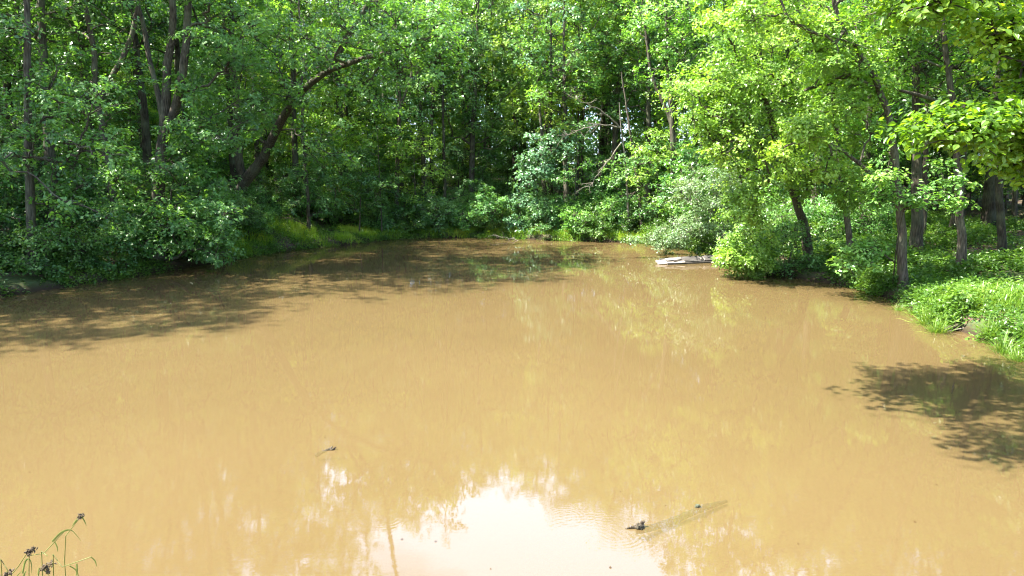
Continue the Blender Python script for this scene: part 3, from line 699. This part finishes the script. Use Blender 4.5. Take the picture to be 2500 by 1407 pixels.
where = {'left': 'the left bank', 'right': 'the right bank', 'far': 'the far bank'}
look = {'oak': 'dark green leaves', 'cool': 'cool green leaves', 'bright': 'yellow green leaves', 'weed': 'soft green leaves', 'grey': 'grey green leaves'}
def scatter_kind(pts, src, name, word, cat, key):
    for (x, y) in pts:
        d = float(sdist(np.array([x]), np.array([y]))[0]); rgn = region(x, y, d)
        cand = range(len(src))
        if rgn == 'right' and key == 'tree': cand = [3, 6, 3, 4, 5]
        if rgn == 'left' and key == 'tree': cand = [0, 2, 4, 0, 1]
        i = int(rng.choice(list(cand)))
        ms, H, lm = src[i]
        row = 'at the front of the wood on' if d < 6 else ('among the trunks behind' if d < 18 else 'deep in the wood behind')
        lab = '%s with %s, %s %s' % (word, look[lm].replace(' leaves', ' crown' if cat == 'tree' else ' leaves'), 'close to' if d < 6 else ('behind' if d < 18 else 'far behind'), landmark(x, y))
        grp = lab.replace(word, word + 's', 1)
        tint = tv(rng)
        if rgn == 'left': tint = tuple(np.array(tint) * .92)
        sc_ = rng.uniform(.88, 1.12)
        if key == 'tree':
            az = x / y; zb = gz(x, y); D_ = math.hypot(x, y)
            if -.24 < az < .27 and y > 30:
                if y > 44: sc_ *= 1.17
                e_ = .50 + (.10 * max(0, abs(az) - .12) / .12)
                sc_ = min(sc_, (e_ * D_ - 4 - zb) / (H + .8) * rng.uniform(.86, .98))
        if (key, i) not in first:
            o = put_tree(name, Vector((x, y, gz(x, y))), ms, lab, cat, grp, tint, rng.uniform(0, 6.3), float(sc_))
            first[(key, i)] = o
        else:
            copy_thing(first[(key, i)], Vector((x, y, gz(x, y))), rng.uniform(0, 6.3), float(sc_), lab, grp, tint)
tp1 = scatter(200, -52, 52, 11, 92, 2.2, 48, 3.5, 2.0, extra=lambda x, y, d: (d > 4.5 if x > 9 and y < 34 else True) and (y > 20 or abs(x) > 15.5))
tp1 = [q for q in tp1 if not (q[0] < -16.5 and q[1] < 36 and rng.random() < .12)]
scatter_kind(tp1, protos, 'woodland_tree', 'woodland tree', 'tree', 'tree')
tp2 = scatter(170, -34, 40, 15, 74, .6, 22, 1.7, .9, extra=lambda x, y, d: not (x > 9 and y < 40 and x / y > .42) and (rng.random() < (.4 if (x > 9 and y < 34) else 1)) and not (x > 9 and y < 30 and d < 3))
tp2 = [q for q in tp2 if not (-.02 < q[0] / q[1] < .22 and q[1] < 58 and rng.random() < .65)]
tp2 = [q for q in tp2 if not (-.33 < q[0] / q[1] < -.2 and q[1] < 45.5)]
tp2 = [q for q in tp2 if not (-.40 < q[0] / q[1] < -.33 and q[1] < 41)]
scatter_kind(tp2, saps, 'sapling', 'slim sapling', 'sapling', 'sap')
tp3 = scatter(200, -24, 24, 14, 58, .15, 7, .9, .5, extra=lambda x, y, d: not (x > 9 and y < 34 and x / y > .40) and not (-12.5 < x < -8 and y > 36 and d < 1.6))
tp3 = [q for q in tp3 if not (q[0] < -9 and q[1] < 38 and rng.random() < .25)]
tp3 = [q for q in tp3 if not (-.34 < q[0] / q[1] < -.17 and q[1] < 48)]
scatter_kind(tp3, shrubs, 'shrub', 'low leafy shrub', 'shrub', 'shrub')

# far-off wood that reads as one mass
rg = np.random.default_rng(90)
pf = []
for _ in range(1900):
    a = rg.uniform(-.85, .85); r = rg.uniform(92, 118); x, y = r * math.sin(a), r * math.cos(a)
    pf.append([x, y, gz(x, y) + 19 * rg.uniform(0, 1) ** 1.3, rg.uniform(1.4, 2.4)])
pf = np.array(pf); K = len(pf)
tips = pf[:, None, :3] + rg.normal(0, 1, (K, 30, 3)) * (pf[:, 3] * .62)[:, None, None]
V, Lp, Zz, tt = rosettes(tips.reshape(-1, 3), np.array([0, -.3, .8]) + rg.normal(0, .4, (K * 30, 3)), 4, .5, rg, 'far', tint=np.repeat(rg.uniform(.2, .8, K), 30))
o = link('distant_woodland', mesh_np('distant_woodland', V, Lp, Zz, [M['oak']], {'tint': tt})); tag(o, 'mass of leaves of the far off wood behind the trunks', 'woodland', kind='stuff')

# ------------------------------------------------------------------ ground cover and grass
DRIFT = (PW(2285, 806, .02) + PW(2375, 797, .12)) / 2
def off_log(x, y): return (x - DRIFT[0]) ** 2 + ((y - DRIFT[1] + .5) * .8) ** 2 > .42 ** 2
def cover(name, label, cat, n, xr, yr, dr, hr, size, shape, mat, seed, keep=None, leaves=5, pitch=-.1, axis_up=1.0, width=1.0):
    rg = np.random.default_rng(seed)
    x = rg.uniform(*xr, n); y = rg.uniform(*yr, n)
    d = sdist(x, y) + .1
    ok = (d > dr[0]) & (d < dr[1]) & (np.abs(x) < .76 * y + 1)
    ok &= rg.random(n) < np.exp(-np.maximum(d, 0) / (dr[1] * .5)) * .8 + .2
    pn = vnoise(x * .55, y * .55, seed); ok &= rg.random(n) < np.clip((pn - .30) * 3.6, .05, 1) * np.clip(vnoise(x * 2.6, y * 2.6, seed + 9) * 2.4 - .35, .1, 1)
    if keep is not None: ok &= keep(x, y, d)
    ok &= off_log(x, y)
    x, y, pn = x[ok], y[ok], pn[ok]
    z = ground(x, y)
    tips = np.stack([x, y, z + rg.uniform(*hr, len(x)) * (.25 + 1.5 * pn * vnoise(x * 1.6, y * 1.6, seed + 5))], 1)
    ax = np.array([0, 0, axis_up]) + rg.normal(0, .28, (len(x), 3))
    V, Lp, Zz, tt = rosettes(tips, ax, leaves, size, rg, shape, pitch, tint=np.clip(pn + rg.normal(0, .15, len(x)), 0, 1), width=width)
    o = link(name, mesh_np(name, V, Lp, Zz, [M[mat]], {'tint': tt})); tag(o, label, cat, kind='stuff'); return o
cover('ground_cover', 'low broad leaved weeds carpeting the banks and the forest floor', 'undergrowth', 230000, (-30, 34), (11, 62), (-.08, 16), (.03, .38), .10, 'mid', 'weed', 61)
cover('forest_weeds', 'knee high leafy weeds between the trunks of the right bank', 'undergrowth', 130000, (11, 34), (19, 48), (.2, 15), (.05, .5), .12, 'mid', 'weed', 67, keep=lambda x, y, d: (x > 11) & (x / y > .38))
cover('bank_weeds', 'bright leafy weeds massed on the sunlit right bank', 'weeds', 80000, (10.5, 20), (11, 30), (-.05, 3.2), (.04, .62), .085, 'mid', 'weed', 62, keep=lambda x, y, d: x > 10).color = (.78, .82, .75, 1)
cover('edge_weeds', 'weeds and trailing leaves hanging over the water edge all round the pond', 'weeds', 420000, (-24, 15), (10, 51), (-.10, .75), (.0, .30), .10, 'mid', 'weed', 64)
def grass(name, label, n, xr, yr, dr, H, seed, keep=None, color=(1, 1, 1), tuft=7, wid=.05):
    rg = np.random.default_rng(seed)
    x = rg.uniform(*xr, n); y = rg.uniform(*yr, n); d = sdist(x, y)
    ok = (d > dr[0]) & (d < dr[1]); pn = vnoise(x * .9, y * .9, seed)
    ok &= rg.random(n) < np.clip((pn - .25) * 3, 0, 1)
    if keep is not None: ok &= keep(x, y, d)
    ok &= off_log(x, y)
    x, y, pn = x[ok], y[ok], pn[ok]
    base = np.stack([x, y, ground(x, y) - .01], 1)
    V, Lp, Zz, tt = rosettes(base, np.array([0, 0, 1]) + rg.normal(0, .1, (len(x), 3)), tuft, H, rg, 'blade', pitch=1.05, tint=np.clip(pn, 0, 1), width=wid, spread=.06)
    o = link(name, mesh_np(name, V, Lp, Zz, [M['grass']], {'tint': tt})); tag(o, label, 'grass', kind='stuff'); o.color = (*color, 1); return o
grass('bank_grass', 'long arching bright grass at the water edge of the right bank', 5200, (11, 17), (12, 22), (-.02, 2.2), .5, 63, wid=.03, color=(.95, 1.0, .8), keep=lambda x, y, d: vnoise(x * 1.7, y * 1.7, 99) > .52)
grass('far_grass', 'fine grass along the left corner and the far bank', 34000, (-14.5, 8), (34, 52), (-.02, 2.8), .34, 64, wid=.05, color=(2.0, 1.7, 1.1))  # colour lightened to stand in for sunlight on this shaded strip

# single arching tufts at the edge of the right bank
rg = np.random.default_rng(66); srcs = []
for k in range(3):
    n = 46 + 14 * k
    V, Lp, Zz, tt = rosettes(rg.normal(0, .07, (n, 3)) * [1, 1, 0], np.array([0, 0, 1]) + rg.normal(0, .16, (n, 3)), 3, .62 + .1 * k, rg, 'blade', pitch=1.0, tint=rg.uniform(.3, .9, n), width=.028, spread=.02)
    srcs.append(mesh_np('grass_tuft', V, Lp, Zz, [M['grass']], {'tint': tt}))
for i, (u, v) in enumerate([(2195, 722), (2232, 730), (2262, 752), (2325, 732), (2400, 742), (2425, 790), (2440, 760), (2455, 815), (2488, 832), (2420, 720), (2380, 742), (2290, 770)]):
    s_ = PW(u, v, .45); s_[2] = gz(s_[0], s_[1])
    o = link('grass_tuft', srcs[i % 3], loc=Vector(s_)); o.rotation_euler = (0, 0, rg.uniform(0, 6.3)); o.scale = [float(rg.uniform(.5, .85))] * 3; o.color = (.8, .85, .7, 1)
    tag(o, 'arching tuft of long grass on the right bank, %s' % ['by the bent tree', 'left of the driftwood', 'above the driftwood', 'right of the driftwood', 'right of the driftwood', 'right of the driftwood', 'at the right edge of the picture',
        'at the right edge of the picture', 'at the right edge of the picture', 'below the dark trunk', 'below the brown slim trunk', 'above the driftwood'][i], 'grass tuft', 'long grass tufts on the right bank')

# ------------------------------------------------------------------ leaves and sticks lying along the water line
# broken dock
def boxes(lst):
    """(centre, half sizes, rotation z, tilt x, tilt y) -> V, L, Z with cut edges"""
    parts = []
    for c, hs_, rz, rx, ry in lst:
        bv = min(hs_) * .22
        import bmesh
        from mathutils import Matrix
        bm = bmesh.new(); bmesh.ops.create_cube(bm, size=2)
        for v in bm.verts: v.co = Vector((v.co.x * hs_[0], v.co.y * hs_[1], v.co.z * hs_[2]))
        bmesh.ops.bevel(bm, geom=bm.edges[:], offset=bv, segments=1, affect='EDGES')
        bm.transform(Matrix.Translation(c) @ Matrix.Rotation(rz, 4, 'Z') @ Matrix.Rotation(ry, 4, 'Y') @ Matrix.Rotation(rx, 4, 'X'))
        bm.verts.ensure_lookup_table()
        V = np.array([v.co[:] for v in bm.verts]); F_ = [[v.index for v in f.verts] for f in bm.faces]
        bm.verts.index_update(); F_ = [[v.index for v in f.verts] for f in bm.faces]
        parts.append((V, np.concatenate(F_), np.array([len(f) for f in F_]))); bm.free()
    return joined(parts)
def wood(name, c0, c1, c2):
    m, nt, out = newmat(name); L = nt.links
    tc = N(nt, 'ShaderNodeTexCoord'); mp = N(nt, 'ShaderNodeMapping'); mp.inputs['Scale'].default_value = (1.2, 14, 14)
    n1 = N(nt, 'ShaderNodeTexNoise'); n1.inputs['Scale'].default_value = 4; n1.inputs['Detail'].default_value = 8
    n2 = N(nt, 'ShaderNodeTexNoise'); n2.inputs['Scale'].default_value = 3; n2.inputs['Detail'].default_value = 5
    L.new(tc.outputs['Object'], mp.inputs[0]); L.new(mp.outputs[0], n1.inputs[0]); L.new(tc.outputs['Object'], n2.inputs[0])
    r = ramp(nt, [(.3, c0), (.5, c1), (.72, c2)], n1.outputs[0])
    st = N(nt, 'ShaderNodeMixRGB', blend_type='MULTIPLY'); r2 = ramp(nt, [(.4, (.5, .47, .42)), (.6, (1, 1, 1))], n2.outputs[0]); st.inputs[0].default_value = .7
    L.new(r.outputs[0], st.inputs[1]); L.new(r2.outputs[0], st.inputs[2])
    pr = N(nt, 'ShaderNodeBsdfPrincipled'); pr.inputs['Roughness'].default_value = .85
    bp = N(nt, 'ShaderNodeBump'); bp.inputs['Strength'].default_value = .5; bp.inputs['Distance'].default_value = .01; L.new(n1.outputs[0], bp.inputs['Height'])
    L.new(st.outputs[0], pr.inputs['Base Color']); L.new(bp.outputs[0], pr.inputs['Normal']); L.new(pr.outputs[0], out.inputs[0]); return m
M['pale_wood'] = wood('sun_bleached_plank', (.13, .115, .10), (.22, .198, .175), (.30, .275, .245))
M['grey_wood'] = wood('weathered_plank', (.045, .04, .036), (.085, .076, .068), (.14, .127, .115))
M['wet_wood'] = wood('wet_plank', (.04, .03, .025), (.09, .07, .055), (.16, .13, .10))
A = PW(1622, 647); Bp = PW(1786, 640)
ang = math.atan2(Bp[1] - A[1], Bp[0] - A[0])
e = empty('broken_dock', Vector((A[0], A[1], 0)), 'broken half sunken grey wooden dock slanting into the water at the right corner', 'dock'); e.rotation_euler = (0, 0, ang)
LX = float(np.linalg.norm(Bp - A))
# outer end dips under; side panels lean back above a dark gap and a board at the water line
V, Lp, Zz = boxes([((LX * .5 + .15, 0, .03), (LX * .5, .035, .045), 0, 0, 0)]); link('front_beam', mesh_np('front_beam', V, Lp, Zz, [M['grey_wood']]), e)
V, Lp, Zz = boxes([((LX * .55 + .2, .12, .10), (LX * .45, .03, .07), 0, 0, 0)]); link('inner_beam', mesh_np('inner_beam', V, Lp, Zz, [M['wet_wood']]), e)
V, Lp, Zz = boxes([((LX * .55, 1.1, .08), (LX * .45, .045, .07), 0, 0, 0)]); link('rear_beam', mesh_np('rear_beam', V, Lp, Zz, [M['grey_wood']]), e)
for x0, x1, dz in ((1.0, 1.95, -.01), (2.22, 2.98, .01), (3.22, LX + .1, .03)):
    V, Lp, Zz = boxes([((0, 0, 0), ((x1 - x0) / 2, .15, .018), 0, 0, 0)]); o = link('side_panel', mesh_np('side_panel', V, Lp, Zz, [M['grey_wood']]), e)
    o.location = ((x0 + x1) / 2, .17, .21 + dz); o.rotation_euler = (.75, -.01, 0)
for x0, dz in ((2.08, -.03), (3.10, -.01)):
    V, Lp, Zz = boxes([((0, 0, 0), (.10, .12, .02), 0, 0, 0), ((.09, 0, .03), (.022, .13, .05), 0, 0, 0)]); o = link('cleat', mesh_np('cleat', V, Lp, Zz, [M['pale_wood']]), e)
    o.location = (x0, .19, .20 + dz); o.rotation_euler = (.6, 0, 0)
rgd = np.random.default_rng(5); x = 1.0; k = 0
while x < LX + .05:
    if k not in (3, 4, 8):
        V, Lp, Zz = boxes([((0, 0, 0), (.085, .42 + rgd.uniform(-.05, .04), .02), 0, 0, 0)])
        o = link('plank', mesh_np('plank', V, Lp, Zz, [M['grey_wood']]), e); o.location = (x, .75, .19 + rgd.normal(0, .008)); o.rotation_euler = (-.04 + rgd.normal(0, .02), 0, rgd.normal(0, .02))
    x += .19; k += 1
for (cx, cy, cz, hx, hy, rz, rx, ry) in ((.45, .12, .07, .62, .09, -.22, .35, -.06), (.35, .45, .13, .50, .12, -.10, .35, -.10), (.72, .40, .20, .42, .12, .05, .30, -.05), (.10, .30, .035, .30, .07, .25, .1, -.08)):
    V, Lp, Zz = boxes([((0, 0, 0), (hx, hy, .018), 0, 0, 0)]); o = link('loose_board', mesh_np('loose_board', V, Lp, Zz, [M['pale_wood']]), e); o.location = (cx, cy, cz); o.rotation_euler = (rx, ry, rz)

# sunken log with its tip out of the water
def log_mesh(pts, radii, rg, sides=12, rough=.12):
    n = 26; q = resample(pts, n); r = np.interp(np.linspace(0, 1, n), np.linspace(0, 1, len(radii)), radii)
    V, Lp, Zz = tubes(q[None], r[None], sides)
    c = np.repeat(q, sides, 0); V = c + (V - c) * (1 + rg.normal(0, rough, (len(V), 1)))
    caps = [np.arange(sides)[::-1], (n - 1) * sides + np.arange(sides)]
    return V, np.concatenate([Lp, *caps]), np.concatenate([Zz, [sides, sides]])
M['silt_wood'] = bark_mat('silt_covered_wood', (.008, .012, .009), (.018, .022, .016), (.06, .058, .036), 1)
M['wet_bark'] = bark_mat('wet_bark', (.02, .015, .01), (.06, .045, .03), (.20, .16, .12), 3)
rg = np.random.default_rng(8)
c = (LOG_A + LOG_B) / 2
e = empty('sunken_log', Vector((LOG_A[0], LOG_A[1], 0)), 'long dark log just under the water, only its knobbly tip sticking out', 'log')
d = LOG_B - LOG_A; dn = d / np.linalg.norm(d)
V, Lp, Zz = log_mesh([np.array([0, 0, -.045]), d * .3 + [0, 0, -.075], d * .65 + [0, 0, -.06], d + [0, 0, -.095]], [.03, .042, .036, .038, .018], rg)
link('trunk', mesh_np('sunken_trunk', V, Lp, Zz, [M['silt_wood']], smooth=True), e)
tipparts = [log_mesh([-dn * .02 + [0, 0, -.05], -dn * .05 + [0, 0, .015], -dn * .09 + [0, 0, .03]], [.05, .045, .025], rg, 9, .2),
            log_mesh([np.array([-.03, -.01, .0]), np.array([-.12, -.03, .01]), np.array([-.2, -.045, .004])], [.03, .018, .008], rg, 7, .2),
            log_mesh([np.array([0, 0, .0]), np.array([.0, .01, .05]), np.array([.03, .0, .07])], [.025, .02, .01], rg, 7, .2)]
V, Lp, Zz = joined(tipparts); link('knob', mesh_np('log_knob', V, Lp, Zz, [M['wet_bark']], smooth=True), e)
kp = PW(1703, 1238) - LOG_A
V, Lp, Zz = log_mesh([kp + [-.03, 0, -.04], kp + [0, 0, .012], kp + [.04, 0, -.03]], [.02, .025, .02], rg, 8, .2); link('stub', mesh_np('log_stub', V, Lp, Zz, [M['silt_wood']], smooth=True), e)

s = PW(805, 1099)
e = empty('floating_twig', Vector(s), 'small dark snag poking out of the open water left of centre', 'twig')
V, Lp, Zz = joined([log_mesh([np.array([-.2, -.05, -.07]), np.array([-.07, -.02, -.01]), np.array([.0, 0, .015]), np.array([.04, .01, .05])], [.03, .028, .018, .012], rg, 7, .15),
                    log_mesh([np.array([-.02, 0, .0]), np.array([.05, .0, .012]), np.array([.09, .02, .04])], [.016, .018, .012], rg, 7, .15)])
link('stick', mesh_np('snag', V, Lp, Zz, [M['wet_bark']], smooth=True), e)

a_, b_ = PW(2285, 806, .02), PW(2375, 797, .12)
e = empty('drift_log', Vector(a_), 'dark driftwood log lying half on the grassy right bank, its end in the water', 'log')
V, Lp, Zz = log_mesh([np.array([-.05, 0, -.06]), (b_ - a_) * .5 + [0, 0, .04], (b_ - a_) * 1.15 + [0, .05, .12]], [.02, .06, .07, .055], rg, 10, .1); link('trunk', mesh_np('drift_trunk', V, Lp, Zz, [M['wet_bark']], smooth=True), e)
V, Lp, Zz = log_mesh([np.array([.25, -.08, -.02]), np.array([.6, -.1, .06]), np.array([1.0, -.12, .10])], [.012, .018, .012], rg, 6, .1); link('branch', mesh_np('drift_branch', V, Lp, Zz, [M['dead']], smooth=True), e)

s = PW(2325, 950)
e = empty('upright_stick', Vector(s), 'thin dark stick standing in the shaded water on the right', 'stick')
V, Lp, Zz = log_mesh([np.array([0, 0, -.1]), np.array([.01, 0, .06]), np.array([.03, 0, .13])], [.012, .011, .006], rg, 6, .1); link('stick', mesh_np('stick', V, Lp, Zz, [M['wet_bark']], smooth=True), e)

# branches lying at the water line
for i, (u, v, du, dz_, lab) in enumerate(((1010, 577, 70, .5, 'thin bare branch leaning from the far bank into the water'), (360, 660, -60, .35, 'pale bare branch trailing down the left bank'),
                                  (1270, 588, -60, .3, 'tangle of bare twigs at the water line of the far bank'), (1610, 604, 60, .7, 'grey bare branch reaching over the water by the grey shrub'))):
    s = PW(u, v); t_ = PW(u + du, v)
    e = empty('fallen_branch', Vector(s), lab, 'branch')
    V, Lp, Zz = dead_branch(rg, np.array([[0, 0, -.03], (t_ - s) * .5 + [0, .2, dz_ * .5], (t_ - s) + [0, .5, dz_]]), .03, .01, 7, .6)
    link('branch', mesh_np('fallen_branch', V, Lp, Zz, [M['dead']], smooth=True), e)

# floating specks
rg = np.random.default_rng(15)
m, nt, out = newmat('floating_leaf'); pr = N(nt, 'ShaderNodeBsdfPrincipled'); pr.inputs['Base Color'].default_value = (.045, .025, .01, 1); pr.inputs['Roughness'].default_value = 1; pr.inputs['Specular IOR Level'].default_value = 0; nt.links.new(pr.outputs[0], out.inputs[0])
M['litter'] = m
src = None
for i, (u, v) in enumerate([(795, 1067), (828, 1079), (1517, 1200), (1625, 1233), (2238, 1275), (1246, 1008), (985, 1316), (1060, 1322), (1200, 1390), (1494, 1385), (2290, 1185), (75, 1153), (640, 905), (1130, 820), (1820, 905), (1950, 1330), (420, 1050), (1340, 960)]):
    s = PW(u, v, .004)
    K = 1; V, Lp, Zz, nf = place_leaves(np.zeros((1, 3)), np.array([[1., 0, .05]]), np.array([[0, 0, 1.]]), np.array([.028]), 'mid', rg)
    if src is None:
        o = src = link('fallen_leaf', mesh_np('fallen_leaf', V, Lp, Zz, [M['litter']]))
    else:
        o = src.copy(); COL.objects.link(o)
    o.location = Vector(s); o.rotation_euler = (0, 0, rg.uniform(0, 6.3)); o.scale = [float(rg.uniform(.7, 1.2))] * 3
    tag(o, 'tiny brown leaf speck floating on the open water', 'leaf', 'brown leaf specks floating on the pond')

# ------------------------------------------------------------------ sedge at the viewer's feet
def ribbon(pts, w0, w1, n=14):
    q = resample(pts, n); T = np.gradient(q, axis=0); T /= np.linalg.norm(T, axis=1, keepdims=True)
    side = np.cross(T, np.array([0.2, 1, .3])); side /= np.linalg.norm(side, axis=1, keepdims=True)
    nn = np.cross(T, side)
    w = np.interp(np.linspace(0, 1, n), [0, .5, 1], [w0, w0, w1])[:, None]
    V = np.concatenate([q - side * w, q + nn * w * .5, q + side * w], 1).reshape(-1, 3)
    F_ = []
    for i in range(n - 1):
        for k in range(2): F_.append([i * 3 + k, i * 3 + k + 1, i * 3 + k + 4, i * 3 + k + 3])
    F_ = np.array(F_); return V, F_.ravel(), np.full(len(F_), 4)
def plain(name, c, rough=.5, trans=0.3):
    m, nt, out = newmat(name); pr = N(nt, 'ShaderNodeBsdfPrincipled'); pr.inputs['Roughness'].default_value = rough
    no = N(nt, 'ShaderNodeTexNoise'); no.inputs['Scale'].default_value = 40; tc = N(nt, 'ShaderNodeTexCoord'); nt.links.new(tc.outputs['Object'], no.inputs['Vector'])
    r = ramp(nt, [(.3, tuple(x * .7 for x in c)), (.7, tuple(min(1, x * 1.25) for x in c))], no.outputs[0]); nt.links.new(r.outputs[0], pr.inputs['Base Color'])
    tr = N(nt, 'ShaderNodeBsdfTranslucent'); nt.links.new(r.outputs[0], tr.inputs[0]); mx = N(nt, 'ShaderNodeMixShader'); mx.inputs[0].default_value = trans
    nt.links.new(pr.outputs[0], mx.inputs[1]); nt.links.new(tr.outputs[0], mx.inputs[2]); nt.links.new(mx.outputs[0], out.inputs[0]); return m
M['sedge'] = plain('sedge_green', (.15, .17, .035)); M['seed'] = plain('sedge_seed', (.06, .04, .018), .9, 0)
D0 = 2.4
def seedhead(c, rg, n=26, R=.017):
    parts = []
    for _ in range(n):
        p = c + rg.normal(0, R * .6, 3); d = rg.normal(size=3); d /= np.linalg.norm(d); L = .006
        parts.append(tubes(np.stack([p - d * L, p, p + d * L])[None], np.array([[.0008, .0030, .0008]]), 5))
    return joined(parts)
def sedge(label, base, stems, blades, heads, seed):
    rg = np.random.default_rng(seed); b = P(*base); b = np.array([b[0], b[1], gz(b[0], b[1])])
    e = empty('sedge_plant', Vector(b), label, 'sedge')
    for st in stems:
        q = [b - [0, 0, .02]] + [P(*s) for s in st]; V, Lp, Zz = tubes((resample(q, 16) - b)[None], np.linspace(.0030, .0014, 16)[None], 5); link('stem', mesh_np('stem', V, Lp, Zz, [M['sedge']], smooth=True), e)
    for st in blades:
        q = [P(*s) for s in st]; V, Lp, Zz = ribbon(np.array(q) - b, .0036, .0006); link('blade', mesh_np('blade', V, Lp, Zz, [M['sedge']], smooth=True), e)
    for h_ in heads:
        V, Lp, Zz = seedhead(P(*h_[:3]) - b, rg, h_[3], h_[4] * .6); link('seed_head', mesh_np('seed_head', V, Lp, Zz, [M['seed']], smooth=True), e)
sedge('tall arching sedge stem with long drooping leaves at the lower left corner', (40, 1500, 2.45),
      [[(70, 1410, D0), (105, 1355, D0), (135, 1312, D0), (155, 1300, D0)], [(30, 1450, D0 + .05), (52, 1390, D0), (70, 1345, D0)]],
      [[(128, 1322, D0), (150, 1300, D0), (172, 1294, D0), (185, 1305, D0), (198, 1322, D0)], [(133, 1322, D0), (139, 1335, D0), (141, 1348, D0)], [(55, 1400, D0), (62, 1370, D0), (72, 1365, D0), (77, 1380, D0), (77, 1400, D0)], [(20, 1450, D0), (40, 1410, D0), (52, 1395, D0)]],
      [(72, 1348, D0, 30, .018), (82, 1340, D0, 12, .010)], 71)
sedge('shorter sedge with bent stem pointing right at the bottom left edge', (110, 1520, 2.35),
      [[(130, 1405, 2.3), (155, 1388, 2.3), (190, 1374, 2.3), (222, 1360, 2.3)], [(105, 1420, 2.35), (112, 1385, 2.35), (116, 1358, 2.35)]],
      [[(187, 1376, 2.3), (188, 1392, 2.3), (186, 1412, 2.3)], [(96, 1388, 2.35), (110, 1395, 2.35), (125, 1412, 2.35)], [(96, 1388, 2.35), (94, 1400, 2.35), (94, 1415, 2.35)], [(222, 1360, 2.3), (232, 1370, 2.3), (236, 1384, 2.3)], [(170, 1382, 2.3), (185, 1392, 2.3), (194, 1412, 2.3)]],
      [(110, 1386, 2.35, 26, .014), (125, 1378, 2.35, 14, .012), (117, 1396, 2.35, 10, .008)], 72)
sedge('thin sedge stem bearing a single round seed head above the others', (180, 1530, 2.6),
      [[(160, 1410, 2.6), (175, 1300, 2.6), (197, 1262, 2.6)]], [[(200, 1262, 2.6), (206, 1272, 2.6), (211, 1284, 2.6)], [(194, 1264, 2.6), (184, 1274, 2.6), (176, 1285, 2.6)]], [(197, 1261, 2.6, 26, .014)], 73)
sedge('tuft of short sedge leaves in the very bottom left corner', (0, 1520, 2.3),
      [[(5, 1420, 2.3), (20, 1395, 2.3)]], [[(10, 1420, 2.3), (16, 1400, 2.3), (19, 1392, 2.3)], [(0, 1415, 2.3), (14, 1405, 2.3), (30, 1402, 2.3)], [(55, 1415, 2.3), (60, 1400, 2.3), (65, 1393, 2.3)]], [(25, 1398, 2.3, 18, .012), (15, 1404, 2.3, 12, .012)], 74)
